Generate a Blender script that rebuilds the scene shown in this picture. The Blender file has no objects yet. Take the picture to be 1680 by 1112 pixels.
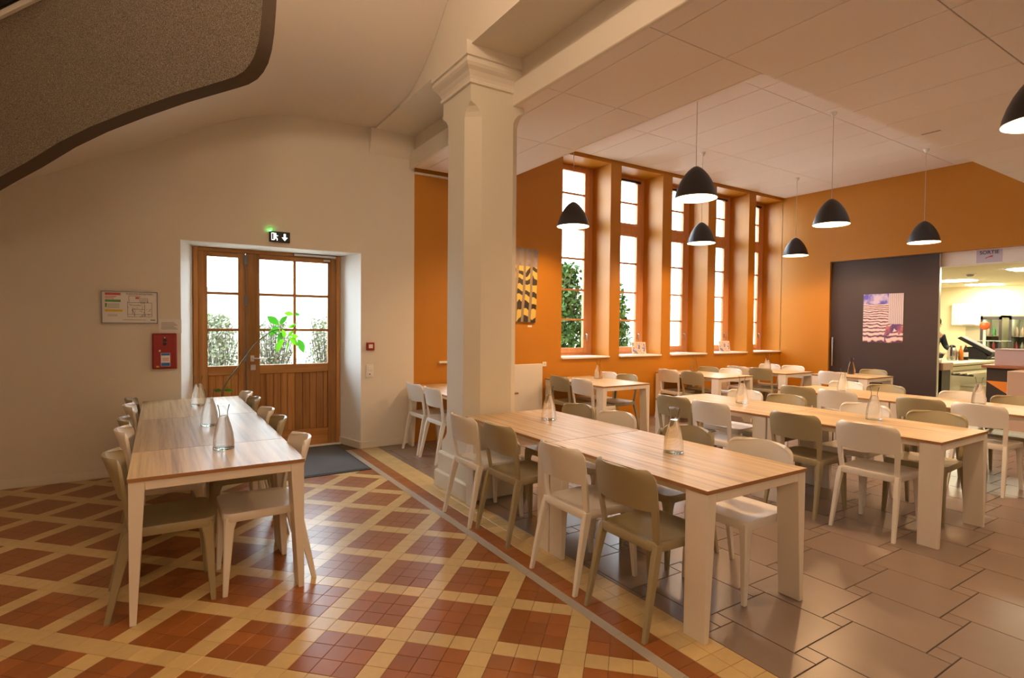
import bpy, bmesh, math, random
from mathutils import Vector, Matrix
random.seed(7)
D = bpy.data
SC = bpy.context.scene
COL = SC.collection
PI = math.pi

# ------------------------------------------------------------------ camera
F_PX, YAW, PITCH, ROLL, CAM_Z = 908.614, math.radians(32.528), math.radians(-1.5326), math.radians(0.5049), 1.54
fw = Vector((math.sin(YAW)*math.cos(PITCH), math.cos(YAW)*math.cos(PITCH), math.sin(PITCH)))
rt0 = Vector((math.cos(YAW), -math.sin(YAW), 0))
up0 = rt0.cross(fw)
rt = rt0*math.cos(ROLL) + up0*math.sin(ROLL)
up = -rt0*math.sin(ROLL) + up0*math.cos(ROLL)
CAMP = Vector((0, 0, CAM_Z))
cam_d = D.cameras.new('camera')
cam_d.sensor_width = 36
cam_d.lens = 36*F_PX/1680
cam_d.clip_start = .05
cam = D.objects.new('camera', cam_d)
COL.objects.link(cam)
cam.matrix_world = Matrix(((rt.x, up.x, -fw.x, 0), (rt.y, up.y, -fw.y, 0), (rt.z, up.z, -fw.z, CAM_Z), (0, 0, 0, 1)))
SC.camera = cam

def project(p):
    d = Vector(p) - CAMP
    z = d.dot(fw)
    if z < .05: return None
    return 840 + F_PX*d.dot(rt)/z, 556 - F_PX*d.dot(up)/z, z

def ray(x, y):
    return fw + rt*((x-840)/F_PX) - up*((y-556)/F_PX)

# ------------------------------------------------------------------ world, exposure
SC.view_settings.view_transform = 'Standard'
SC.view_settings.look = 'None'
SC.view_settings.gamma = 1
SC.view_settings.use_curve_mapping = False
SC.view_settings.exposure = 0.68
SC.cycles.use_denoising = True
SC.cycles.max_bounces = 10
SC.cycles.diffuse_bounces = 5
SC.cycles.glossy_bounces = 4
SC.cycles.transparent_max_bounces = 16
SC.cycles.sample_clamp_indirect = 4
SC.cycles.caustics_reflective = False
SC.cycles.caustics_refractive = False
world = D.worlds.new('overcast_sky')
SC.world = world
world.use_nodes = True
bg = world.node_tree.nodes['Background']
bg.inputs[0].default_value = (.80, .90, 1.0, 1)
bg.inputs[1].default_value = 8.5

WARM = (1.0, .585, .285)
PEND_W = 54          # watts of one pendant lamp
HALL_W, FRONT_FILL_W = 490, 270     # watts of the hall vault lamp and the added fill lamp
HALL_C = (1.0, .68, .42)

# ------------------------------------------------------------------ materials
def new_mat(name):
    m = D.materials.new(name); m.use_nodes = True
    nt = m.node_tree
    return m, nt, nt.nodes['Principled BSDF']

def flat(name, col, rough=.5, metal=0, spec=.5, bump=0, bscale=200, vary=0, noise=0, nscale=6, coat=0):
    m, nt, b = new_mat(name)
    b.inputs['Base Color'].default_value = (*col, 1)
    b.inputs['Roughness'].default_value = rough
    b.inputs['Metallic'].default_value = metal
    b.inputs['Specular IOR Level'].default_value = spec
    if coat: b.inputs['Coat Weight'].default_value = coat
    N, L = nt.nodes, nt.links
    tc = None
    if bump or noise:
        tc = N.new('ShaderNodeTexCoord')
    if noise or vary:
        hs = N.new('ShaderNodeHueSaturation'); hs.inputs['Color'].default_value = (*col, 1)
        val = N.new('ShaderNodeMath'); val.operation = 'ADD'; val.inputs[0].default_value = 1; val.inputs[1].default_value = 0
        if noise:
            nz = N.new('ShaderNodeTexNoise'); nz.inputs['Scale'].default_value = nscale; nz.inputs['Detail'].default_value = 5
            L.new(tc.outputs['Object'], nz.inputs['Vector'])
            mr = N.new('ShaderNodeMapRange'); mr.inputs[3].default_value = -noise; mr.inputs[4].default_value = noise
            L.new(nz.outputs['Fac'], mr.inputs[0]); L.new(mr.outputs[0], val.inputs[0])
            val.inputs[1].default_value = 1
        if vary:
            oi = N.new('ShaderNodeObjectInfo')
            mr2 = N.new('ShaderNodeMapRange'); mr2.inputs[3].default_value = 1-vary; mr2.inputs[4].default_value = 1+vary
            L.new(oi.outputs['Random'], mr2.inputs[0]); L.new(mr2.outputs[0], val.inputs[1])
            if not noise: val.inputs[0].default_value = 0
        L.new(val.outputs[0], hs.inputs['Value'])
        L.new(hs.outputs[0], b.inputs['Base Color'])
    if bump:
        nb = N.new('ShaderNodeTexNoise'); nb.inputs['Scale'].default_value = bscale; nb.inputs['Detail'].default_value = 3
        L.new(tc.outputs['Object'], nb.inputs['Vector'])
        bp = N.new('ShaderNodeBump'); bp.inputs['Strength'].default_value = bump; bp.inputs['Distance'].default_value = .002
        L.new(nb.outputs['Fac'], bp.inputs['Height']); L.new(bp.outputs[0], b.inputs['Normal'])
    return m

def wood(name, c1, c2, c3, axis='Y', rough=.3, scale=1.0, vary=.12):
    m, nt, b = new_mat(name)
    N, L = nt.nodes, nt.links
    tc = N.new('ShaderNodeTexCoord'); oi = N.new('ShaderNodeObjectInfo')
    ad = N.new('ShaderNodeVectorMath'); ad.operation = 'ADD'
    sc_ = N.new('ShaderNodeVectorMath'); sc_.operation = 'SCALE'; sc_.inputs['Scale'].default_value = 7.3
    L.new(oi.outputs['Random'], sc_.inputs[0])
    L.new(tc.outputs['Object'], ad.inputs[0]); L.new(sc_.outputs[0], ad.inputs[1])
    mp = N.new('ShaderNodeMapping')
    s = {'X': (1.1, 22, 22), 'Y': (22, .55, 22), 'Z': (22, 22, 1.1)}[axis]
    mp.inputs['Scale'].default_value = tuple(v*scale for v in s)
    L.new(ad.outputs[0], mp.inputs['Vector'])
    nz = N.new('ShaderNodeTexNoise'); nz.inputs['Scale'].default_value = 1; nz.inputs['Detail'].default_value = 6
    nz.inputs['Roughness'].default_value = .62; nz.inputs['Distortion'].default_value = .18
    L.new(mp.outputs[0], nz.inputs['Vector'])
    cr = N.new('ShaderNodeValToRGB')
    e = cr.color_ramp.elements
    e[0].position = .30; e[0].color = (*c1, 1)
    e[1].position = .70; e[1].color = (*c3, 1)
    k = e.new(.5); k.color = (*c2, 1)
    L.new(nz.outputs['Fac'], cr.inputs[0])
    hs = N.new('ShaderNodeHueSaturation')
    mr = N.new('ShaderNodeMapRange'); mr.inputs[3].default_value = 1-vary; mr.inputs[4].default_value = 1+vary
    L.new(oi.outputs['Random'], mr.inputs[0]); L.new(mr.outputs[0], hs.inputs['Value'])
    L.new(cr.outputs[0], hs.inputs['Color']); L.new(hs.outputs[0], b.inputs['Base Color'])
    b.inputs['Roughness'].default_value = rough
    b.inputs['Specular IOR Level'].default_value = .3
    return m

def glass_thin(name, tint=(1, 1, 1), blend=.12, rough=0.0):
    m = D.materials.new(name); m.use_nodes = True
    nt = m.node_tree; N, L = nt.nodes, nt.links
    N.clear()
    out = N.new('ShaderNodeOutputMaterial'); mx = N.new('ShaderNodeMixShader')
    tr = N.new('ShaderNodeBsdfTransparent'); tr.inputs[0].default_value = (*tint, 1)
    gl = N.new('ShaderNodeBsdfGlossy'); gl.inputs['Roughness'].default_value = rough
    lw = N.new('ShaderNodeLayerWeight'); lw.inputs['Blend'].default_value = blend
    L.new(lw.outputs['Fresnel'], mx.inputs[0]); L.new(tr.outputs[0], mx.inputs[1]); L.new(gl.outputs[0], mx.inputs[2])
    L.new(mx.outputs[0], out.inputs[0])
    return m

def emit(name, col, strength):
    m = D.materials.new(name); m.use_nodes = True
    nt = m.node_tree; nt.nodes.clear()
    out = nt.nodes.new('ShaderNodeOutputMaterial'); e = nt.nodes.new('ShaderNodeEmission')
    e.inputs[0].default_value = (*col, 1); e.inputs[1].default_value = strength
    nt.links.new(e.outputs[0], out.inputs[0])
    return m

def ramp_mat(name, kind, stops, scale=(1, 1, 1), detail=4, rough=.5, distort=0, coords='Object', nscale=1, bump=0):
    """noise or wave texture through a colour ramp"""
    m, nt, b = new_mat(name)
    N, L = nt.nodes, nt.links
    tc = N.new('ShaderNodeTexCoord'); mp = N.new('ShaderNodeMapping'); mp.inputs['Scale'].default_value = scale
    L.new(tc.outputs[coords], mp.inputs[0])
    if kind == 'noise':
        t = N.new('ShaderNodeTexNoise'); t.inputs['Detail'].default_value = detail; t.inputs['Scale'].default_value = nscale
        t.inputs['Distortion'].default_value = distort
    else:
        t = N.new('ShaderNodeTexWave'); t.inputs['Scale'].default_value = nscale; t.inputs['Distortion'].default_value = distort
        t.inputs['Detail'].default_value = detail; t.bands_direction = 'Z' if kind == 'wavez' else 'X'
    L.new(mp.outputs[0], t.inputs['Vector'])
    cr = N.new('ShaderNodeValToRGB'); el = cr.color_ramp.elements
    el[0].position, el[0].color = stops[0][0], (*stops[0][1], 1)
    el[1].position, el[1].color = stops[-1][0], (*stops[-1][1], 1)
    for p, c in stops[1:-1]:
        k = el.new(p); k.color = (*c, 1)
    L.new(t.outputs['Fac'], cr.inputs[0]); L.new(cr.outputs[0], b.inputs['Base Color'])
    b.inputs['Roughness'].default_value = rough
    if bump:
        bp = N.new('ShaderNodeBump'); bp.inputs['Strength'].default_value = bump; bp.inputs['Distance'].default_value = .004
        L.new(t.outputs['Fac'], bp.inputs['Height']); L.new(bp.outputs[0], b.inputs['Normal'])
    return m

M = {}
M['wall'] = flat('plaster_cream', (.76, .71, .63), .85, bump=.25, bscale=160, noise=.03, nscale=2)
M['reveal'] = flat('plaster_white', (.90, .90, .89), .8, bump=.15, bscale=160)
M['orange'] = flat('plaster_orange', (.50, .200, .010), .46, bump=.2, bscale=160, noise=.03, nscale=2)
M['ceil'] = flat('ceiling_plaster', (.74, .68, .62), .9, bump=.15, bscale=120)
M['panel'] = flat('ceiling_panel_white', (.84, .77, .74), .9, bump=.35, bscale=420, vary=.012)
M['gap'] = flat('ceiling_gap', (.42, .34, .29), .9)
M['pillar'] = flat('pillar_paint', (.72, .68, .58), .7, bump=.3, bscale=110)
M['skirt'] = flat('skirting_paint', (.78, .74, .66), .5)
M['red'] = flat('tile_red', (.300, .103, .024), .32, bump=.12, bscale=60, vary=.16, noise=.10, nscale=14)
M['cream'] = flat('tile_cream', (.60, .44, .20), .30, bump=.12, bscale=60, vary=.07, noise=.10, nscale=22)
M['strip'] = flat('tile_grey_strip', (.40, .36, .30), .35, noise=.06, nscale=20)
M['grout_hall'] = flat('grout_hall', (.11, .062, .034), .8)
M['taupe'] = flat('tile_taupe', (.235, .175, .140), .30, bump=.10, bscale=50, vary=.10, noise=.10, nscale=5)
M['grout_dining'] = flat('grout_dining', (.055, .042, .036), .8)
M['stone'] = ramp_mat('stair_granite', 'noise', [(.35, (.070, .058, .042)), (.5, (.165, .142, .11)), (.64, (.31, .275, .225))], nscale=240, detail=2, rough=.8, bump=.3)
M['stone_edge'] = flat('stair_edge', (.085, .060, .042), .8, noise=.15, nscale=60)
M['table'] = wood('table_laminate', (.32, .215, .11), (.54, .39, .205), (.66, .505, .285), 'Y', .40, 1.35)
M['tedge'] = flat('table_edge', (.34, .165, .06), .45)
M['tframe'] = flat('table_frame', (.78, .72, .63), .45)
M['white'] = flat('chair_white', (.78, .745, .68), .38, vary=.02)
M['olive'] = flat('chair_olive', (.335, .285, .165), .42, vary=.03)
M['dwood'] = wood('door_pine', (.30, .125, .032), (.44, .195, .055), (.54, .26, .085), 'Z', .42, vary=.26)
M['dwoodh'] = wood('door_pine_rail', (.30, .125, .032), (.42, .185, .052), (.50, .235, .075), 'X', .42, vary=.10)
M['wwood'] = wood('window_wood', (.56, .25, .10), (.64, .30, .13), (.70, .34, .155), 'Z', .4, vary=.05)
M['glass'] = glass_thin('window_glass', (.97, .99, .98), .08)
M['bottle'] = glass_thin('carafe_glass', (.985, .99, .98), .10, .0)
M['bottle_base'] = glass_thin('carafe_base_glass', (.93, .95, .92), .22, .0)
def clear_solid(name, ior, tint):
    m = D.materials.new(name); m.use_nodes = True
    nt = m.node_tree; N, L = nt.nodes, nt.links; N.clear()
    out = N.new('ShaderNodeOutputMaterial'); mx = N.new('ShaderNodeMixShader'); mx.inputs[0].default_value = .3
    g = N.new('ShaderNodeBsdfGlass'); g.inputs['IOR'].default_value = ior; g.inputs['Roughness'].default_value = 0; g.inputs['Color'].default_value = (*tint, 1)
    t = N.new('ShaderNodeBsdfTransparent')
    L.new(g.outputs[0], mx.inputs[1]); L.new(t.outputs[0], mx.inputs[2]); L.new(mx.outputs[0], out.inputs[0])
    return m
M['carafe_water'] = clear_solid('carafe_water', 1.33, (.99, .99, .98))
M['chrome'] = flat('steel', (.62, .62, .62), .28, 1)
M['dchrome'] = flat('dark_steel', (.16, .16, .18), .35, .8)
M['black'] = flat('black_plastic', (.012, .012, .015), .4)
M['shade'] = flat('lamp_shade_charcoal', (.022, .022, .028), .38)
M['shade_in'] = flat('lamp_shade_inside', (.88, .84, .76), .45)
M['bulb'] = emit('lamp_bulb', (1, .80, .52), 60)
M['cord'] = flat('lamp_cord', (.55, .48, .42), .5)
M['mat'] = ramp_mat('mat_fibre', 'noise', [(.35, (.045, .047, .055)), (.65, (.13, .135, .15))], nscale=380, detail=2, rough=.95, bump=.5)
M['mat_edge'] = flat('mat_rubber', (.03, .03, .033), .7)
M['redbox'] = flat('alarm_red', (.30, .008, .008), .4)
M['paper'] = flat('paper_white', (.82, .81, .82), .7)
M['ink'] = flat('ink_dark', (.06, .05, .07), .7)
M['inkgrey'] = flat('ink_grey', (.30, .29, .31), .7)
M['blue'] = flat('print_blue', (.03, .16, .55), .5)
M['pred'] = flat('print_red', (.60, .10, .10), .6)
M['pgreen'] = flat('print_green', (.10, .30, .10), .6)
M['pyellow'] = flat('print_yellow', (.70, .48, .04), .6)
M['plastic'] = flat('plastic_white', (.80, .78, .74), .4)
M['radiator'] = flat('radiator_enamel', (.80, .77, .72), .35)
M['aubergine'] = flat('sliding_door_paint', (.040, .028, .030), .45, bump=.1)
def leafy(name, col, tr):
    m, nt, b = new_mat(name); N, L = nt.nodes, nt.links
    b.inputs['Base Color'].default_value = (*col, 1); b.inputs['Roughness'].default_value = .4
    t = N.new('ShaderNodeBsdfTranslucent'); t.inputs[0].default_value = (*tr, 1)
    mx = N.new('ShaderNodeMixShader'); mx.inputs[0].default_value = .5
    L.new(b.outputs[0], mx.inputs[1]); L.new(t.outputs[0], mx.inputs[2]); L.new(mx.outputs[0], N['Material Output'].inputs[0])
    return m
M['leaf'] = leafy('leaf_green', (.12, .40, .03), (.20, .65, .02))
M['leaf_dark'] = leafy('leaf_dark', (.06, .24, .04), (.06, .34, .02))
M['stem'] = flat('plant_stem', (.16, .15, .07), .7)
M['pot'] = flat('plant_pot', (.02, .28, .30), .4)
M['soil'] = flat('soil', (.04, .025, .015), .95)
M['led'] = emit('green_led', (.05, 1, .15), 30)
M['sign_glow'] = emit('sign_pictogram', (.90, 1, .92), 1.6)
M['sign_black'] = flat('sign_face', (.01, .018, .012), .4)

# ------------------------------------------------------------------ mesh helpers
class MB:
    def __init__(s): s.v = []; s.f = []; s.m = []
    def add(s, vs, fs, mi=0):
        o = len(s.v); s.v += [tuple(v) for v in vs]
        s.f += [tuple(i+o for i in f) for f in fs]; s.m += [mi]*len(fs); return s
    def box(s, x0, x1, y0, y1, z0, z1, mi=0):
        vs = [(x0, y0, z0), (x1, y0, z0), (x1, y1, z0), (x0, y1, z0), (x0, y0, z1), (x1, y0, z1), (x1, y1, z1), (x0, y1, z1)]
        return s.add(vs, [(0, 3, 2, 1), (4, 5, 6, 7), (0, 1, 5, 4), (1, 2, 6, 5), (2, 3, 7, 6), (3, 0, 4, 7)], mi)
    def prism(s, pts, a0, a1, axis='Z', mi=0):
        """pts: 2-D outline; axis = extrusion axis. XY->Z, XZ->Y, YZ->X"""
        def mk(p, a):
            if axis == 'Z': return (p[0], p[1], a)
            if axis == 'Y': return (p[0], a, p[1])
            return (a, p[0], p[1])
        n = len(pts)
        vs = [mk(p, a0) for p in pts] + [mk(p, a1) for p in pts]
        fs = [tuple(range(n)), tuple(range(2*n-1, n-1, -1))]
        fs += [(i, i+n, (i+1) % n+n, (i+1) % n) for i in range(n)]
        return s.add(vs, fs, mi)
    def lathe(s, prof, n=24, c=(0, 0, 0), mi=0, cap0=False, cap1=False):
        vs = []; fs = []
        for r, z in prof:
            for k in range(n):
                a = 2*PI*k/n
                vs.append((c[0]+r*math.cos(a), c[1]+r*math.sin(a), c[2]+z))
        for j in range(len(prof)-1):
            for k in range(n):
                fs.append((j*n+k, j*n+(k+1) % n, (j+1)*n+(k+1) % n, (j+1)*n+k))
        if cap0: fs.append(tuple(range(n-1, -1, -1)))
        if cap1: fs.append(tuple((len(prof)-1)*n+k for k in range(n)))
        return s.add(vs, fs, mi)
    def tube(s, pts, radii, n=8, mi=0, cap=True):
        pts = [Vector(p) for p in pts]
        if not isinstance(radii, (list, tuple)): radii = [radii]*len(pts)
        vs = []; fs = []
        ref = None
        for i, p in enumerate(pts):
            t = (pts[min(i+1, len(pts)-1)] - pts[max(i-1, 0)]).normalized()
            if ref is None:
                ref = Vector((0, 0, 1)) if abs(t.z) < .9 else Vector((1, 0, 0))
            a = t.cross(ref).normalized(); b = a.cross(t).normalized(); ref = b
            for k in range(n):
                w = 2*PI*k/n
                vs.append(p + (a*math.cos(w) + b*math.sin(w))*radii[i])
        for j in range(len(pts)-1):
            for k in range(n):
                fs.append((j*n+k, j*n+(k+1) % n, (j+1)*n+(k+1) % n, (j+1)*n+k))
        if cap:
            fs.append(tuple(range(n-1, -1, -1))); fs.append(tuple((len(pts)-1)*n+k for k in range(n)))
        return s.add(vs, fs, mi)
    def loft(s, rings, mi=0, cap=True):
        """rings of equal length joined in order"""
        n = len(rings[0]); vs = [v for r in rings for v in r]; fs = []
        for j in range(len(rings)-1):
            for k in range(n):
                fs.append((j*n+k, j*n+(k+1) % n, (j+1)*n+(k+1) % n, (j+1)*n+k))
        if cap:
            fs.append(tuple(range(n-1, -1, -1))); fs.append(tuple((len(rings)-1)*n+k for k in range(n)))
        return s.add(vs, fs, mi)
    def mesh(s, name, mats, smooth=None, bevel=0, segs=1, fix=True):
        me = D.meshes.new(name)
        me.from_pydata(s.v, [], s.f)
        if not isinstance(mats, (list, tuple)): mats = [mats]
        for m in mats: me.materials.append(m)
        for p, i in zip(me.polygons, s.m): p.material_index = i
        if fix or bevel:
            bm = bmesh.new(); bm.from_mesh(me)
            if bevel:
                bmesh.ops.bevel(bm, geom=[e for e in bm.edges if e.calc_face_angle(0) > .5], offset=bevel, segments=segs, affect='EDGES', profile=.6, clamp_overlap=True)
            bmesh.ops.recalc_face_normals(bm, faces=bm.faces)
            bm.to_mesh(me); bm.free()
        if smooth:
            for p in me.polygons: p.use_smooth = True
            me.set_sharp_from_angle(angle=math.radians(smooth))
        me.update()
        return me
    def build(s, name, mats, parent=None, loc=None, rotz=None, **k):
        return link(name, s.mesh(name, mats, **k), parent, loc, rotz)

def link(name, me, parent=None, loc=None, rotz=None):
    o = D.objects.new(name, me); COL.objects.link(o)
    if parent is not None: o.parent = parent
    if loc is not None: o.location = loc
    if rotz is not None: o.rotation_euler = (0, 0, rotz)
    return o

def tag(o, label, cat=None, group=None):
    o['label'] = label
    if cat: o['category'] = cat
    if group: o['group'] = group
    return o

def struct(o, label=None):
    o['kind'] = 'structure'
    if label: o['label'] = label
    return o

def thing(name, label, cat, loc=(0, 0, 0), rotz=0, group=None):
    o = D.objects.new(name, None); COL.objects.link(o)
    o.empty_display_size = .1
    o.location = loc; o.rotation_euler = (0, 0, rotz)
    return tag(o, label, cat, group)

def box(name, x0, x1, y0, y1, z0, z1, mat, parent=None, bevel=0, **k):
    return MB().box(x0, x1, y0, y1, z0, z1).build(name, mat, parent, bevel=bevel, **k)

def copy_tree(src, loc, rotz, label):
    r = src.copy(); COL.objects.link(r); r.location = loc; r.rotation_euler = (0, 0, rotz); r['label'] = label
    for ch in src.children:
        c = ch.copy(); COL.objects.link(c); c.parent = r
        for g in ch.children:
            d = g.copy(); COL.objects.link(d); d.parent = c
    return r

def wall_cells(lo, hi, holes):
    """rectangles (a0,a1,z0,z1) covering the wall minus the holes"""
    A = sorted({lo[0], hi[0], *[h[0] for h in holes], *[h[1] for h in holes]})
    out = []
    for a0, a1 in zip(A, A[1:]):
        zs = [(h[2], h[3]) for h in holes if h[0] <= a0+1e-6 and h[1] >= a1-1e-6]
        zs.sort(); z = lo[1]
        for u, w in zs:
            if u > z+1e-6: out.append((a0, a1, z, u))
            z = max(z, w)
        if z < hi[1]-1e-6: out.append((a0, a1, z, hi[1]))
    return out

def lerp_tab(tab, x):
    if x <= tab[0][0]: return tab[0][1]
    for (a, u), (b, w) in zip(tab, tab[1:]):
        if x <= b:
            return u + (w-u)*(x-a)/(b-a)
    return tab[-1][1]

# ================================================================== SETTING
YB = 6.68              # inner face of the back wall
WT = .48               # its thickness
XO = 2.763             # where the wall colour changes from cream to orange
XR = 10.85             # right-hand wall of the dining room
ZD, ZU = 3.50, 4.17    # dropped and raised dining ceilings
XP = 2.285             # edge between the patterned hall floor and the dining tiles
WX = [(5.145, 6.112), (6.338, 7.306), (7.542, 8.508), (8.735, 9.722), (9.938, 10.85)]
WZ0, WZ1 = 1.03, 4.12

# ---- back wall
m = MB()
for a0, a1, z0, z1 in wall_cells((-3.2, 0), (XO, 5.6), [(.193, 2.075, 0, 2.385)]):
    m.box(a0, a1, YB, YB+WT, z0, z1)
wall_back_left = struct(m.build('wall_back_left', M['wall']), 'cream plastered wall around the wooden entrance door')
m = MB()
m.prism([(.193, YB+.002), (.325, YB+WT), (.193, YB+WT)], 0, 2.385)
m.prism([(2.075, YB+.002), (2.075, YB+WT), (1.945, YB+WT)], 0, 2.385)
m.box(.193, 2.075, YB+.002, YB+WT, 2.380, 2.3845)
m.build('reveal', M['reveal'], wall_back_left)
HW = (3.24, 4.20)
m = MB()
holes = [(a, b, WZ0, WZ1) for a, b in WX] + [(HW[0], HW[1], WZ0, 3.2)]
for a0, a1, z0, z1 in wall_cells((XO, 0), (XR+.2, 5.6), holes):
    m.box(a0, a1, YB, YB+WT, z0, z1)
struct(m.build('wall_back_right', M['orange']), 'orange plastered wall with the row of tall windows')
# skirtings
m = MB(); m.box(-3.2, .193, YB-.016, YB, 0, .085); m.box(2.075, 2.66, YB-.016, YB, 0, .085)
struct(m.build('baseboard_back', M['skirt'], bevel=.004), 'cream skirting board along the entrance wall')
m = MB(); m.prism([(2.059, YB-.016), (1.93, YB+WT-.02), (1.945, YB+WT-.02), (2.078, YB-.0)], 0, .085)
struct(m.build('baseboard_reveal', M['skirt']), 'skirting inside the door recess')
# picture rail and shadow gap under the dropped ceiling
struct(box('trim_1', XO, 3.95, YB-.03, YB, 3.44, 3.465, M['plastic']), 'white picture rail at the top of the orange wall')

# ---- right wall with the wide kitchen opening
m = MB()
for a0, a1, z0, z1 in wall_cells((-2.6, 0), (YB+.01, 5.6), [(-.6, 5.70, 0, 2.785)]):
    m.box(XR, XR+.2, a0, a1, z0, z1)
struct(m.build('wall_right', M['orange']), 'orange wall with the wide opening to the kitchen')
# ---- walls behind the camera
struct(box('wall_left', -3.2, -3.0, -2.6, YB+.3, 0, 5.6, M['wall']))
struct(box('wall_front', -3.2, XR+.2, -2.8, -2.6, 0, 5.6, M['wall']))
struct(box('ceiling_slab', -3.2, XR+.2, -2.8, YB+WT, 5.6, 5.75, M['ceil']))

# ---- vaulted hall ceiling (springs low on the left, rises towards the camera)
ARC = [(-3.2, 1.9), (-2.4, 2.10), (-1.7, 2.42), (-1.19, 2.70), (-.67, 3.0), (-.09, 3.283), (.387, 3.56), (.79, 3.75), (1.036, 3.835), (1.42, 3.89), (1.84, 3.905), (2.22, 3.905)]
RISE = [(-3, 1.45), (2.5, 1.45), (3.2, 1.35), (3.8, 1.13), (4.2, .90), (4.59, .575), (4.81, .385), (4.987, .25), (5.22, .12), (5.40, .045), (5.62, .008), (6.0, 0), (7, 0)]
def smooth_tab(tab, x, w):
    return sum(lerp_tab(tab, x+d*w) for d in (-1, -.5, 0, .5, 1))/5
xs = [-3.1+5.32*i/44 for i in range(45)]
ys = [-2.7+(YB+.05+2.7)*i/70 for i in range(71)]
vs = [(x, y, smooth_tab(ARC, x, .16) + smooth_tab(RISE, y, .10)) for y in ys for x in xs]
fs = [(j*45+i, (j+1)*45+i, (j+1)*45+i+1, j*45+i+1) for j in range(70) for i in range(44)]
m = MB(); m.add(vs, fs)
struct(m.build('ceiling_hall', M['ceil'], smooth=60, fix=False), 'vaulted plaster ceiling of the entrance hall')

# ---- main beam, its upstand, fascia of the dropped ceiling, wall corbel
m = MB(); m.box(2.222, 2.745, -2.7, YB+.01, 3.885, 5.6)
struct(m.build('ceiling_beam', M['wall']), 'cream plastered beam running over the pillar')
m = MB(); m.prism([(2.69, 3.493), (2.735, 3.493), (2.735, 3.70), (2.69, 3.70)], -2.6, YB, 'Y')
m.box(2.735, 2.76, -2.6, YB, 3.60, 3.90)
struct(m.build('trim_2', M['wall'], bevel=.006), 'cream fascia along the edge of the dropped ceiling')
m = MB(); m.prism([(YB+.01, 3.60), (YB-.05, 3.66), (YB-.085, 3.74), (YB-.095, 3.89), (YB+.01, 3.89)], 2.17, 2.75, 'X')
struct(m.build('trim_3', M['wall'], smooth=40), 'small plaster corbel under the end of the beam')

# ---- dropped dining ceiling: backing plus panels
OX, OY = 3.955, 2.64
cd = MB()
cd.box(2.70, OX, -2.6, 6.60, ZD+.016, ZD+.10); cd.box(OX, XR+.1, -2.6, OY, ZD+.016, ZD+.10)
ceiling_dining = struct(cd.build('ceiling_dining', M['gap']), 'dropped panel ceiling around the raised field')
XL = [2.733, 2.895] + [2.895+.613*i for i in range(1, 13)] + [XR]
def panel(x0, x1, y0, y1, z, par):
    g = .0035
    MB().box(x0+g, x1-g, y0+g, y1-g, z, z+.03).build('ceiling_panel', M['panel'], par, bevel=.002)
for x0, x1 in zip(XL, XL[1:]):
    for y0, y1 in ((-1.98, -.83), (-.83, .33), (.33, 1.48), (1.48, OY)):
        panel(x0, x1, y0, y1, ZD, ceiling_dining)
    if x0 < OX-.05:
        for y0, y1 in ((OY, 3.77), (3.77, 4.92), (4.92, 6.05), (6.05, 6.60)):
            panel(x0, min(x1, OX), y0, y1, ZD, ceiling_dining)
box('grille_slot', 6.535, 6.56, 2.40, 2.56, ZD-.004, ZD+.005, M['gap'], ceiling_dining)
# step up to the raised field
m = MB(); m.box(OX, OX+.03, OY, YB, ZD, ZU+.05); m.box(OX, XR, OY-.03, OY, ZD+.031, ZU+.05); m.box(OX-.03, OX, OY, 6.6, ZD+.05, ZD+.1)
struct(m.build('trim_4', M['panel']), 'upright edge around the raised ceiling field')
cu = MB(); cu.box(OX, XR+.1, OY-.1, YB+.05, ZU+.016, ZU+.12)
ceiling_raised = struct(cu.build('ceiling_raised', M['gap']), 'raised panel ceiling over the tables')
XU = [OX, 4.43] + [4.43+.61*i for i in range(1, 11)] + [XR]
for x0, x1 in zip(XU, XU[1:]):
    for y0, y1 in ((OY, 3.76), (3.76, 5.475), (5.475, YB-.03)):
        panel(x0, x1, y0, y1, ZU, ceiling_raised)

# ---- pillar
pil = thing('pillar', 'square cream pillar with chamfered corners and moulded capital', 'pillar', (2.537, 4.512, 0))
def sq(h, z): return [(-h, -h, z), (h, -h, z), (h, h, z), (-h, h, z)]
def oct_(h, c, z): return [(-h+c, -h, z), (h-c, -h, z), (h, -h+c, z), (h, h-c, z), (h-c, h, z), (-h+c, h, z), (-h, h-c, z), (-h, -h+c, z)]
H = .2725
MB().loft([sq(.325, 0), sq(.325, .145), sq(.312, .16)]).build('plinth', M['pillar'], pil, bevel=.004)
MB().loft([sq(.300, .155), sq(.300, .315), sq(.285, .335)]).build('base_block', M['pillar'], pil, bevel=.004)
m = MB()
m.loft([oct_(H, .001, .33), oct_(H, .001, .42), oct_(H, .07, .47), oct_(H, .112, .52), oct_(H, .112, 3.34), oct_(H, .095, 3.38), oct_(H, .06, 3.42), oct_(H, .001, 3.45), oct_(H, .001, 3.64)])
m.build('shaft', M['pillar'], pil)
prof = [(.275, 3.595), (.292, 3.60), (.292, 3.622), (.283, 3.632), (.292, 3.66), (.312, 3.695), (.338, 3.722), (.352, 3.745), (.352, 3.772), (.340, 3.779), (.340, 3.79), (.358, 3.795), (.358, 3.91)]
MB().loft([sq(h, z) for h, z in prof]).build('capital', M['wall'], pil)

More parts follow.
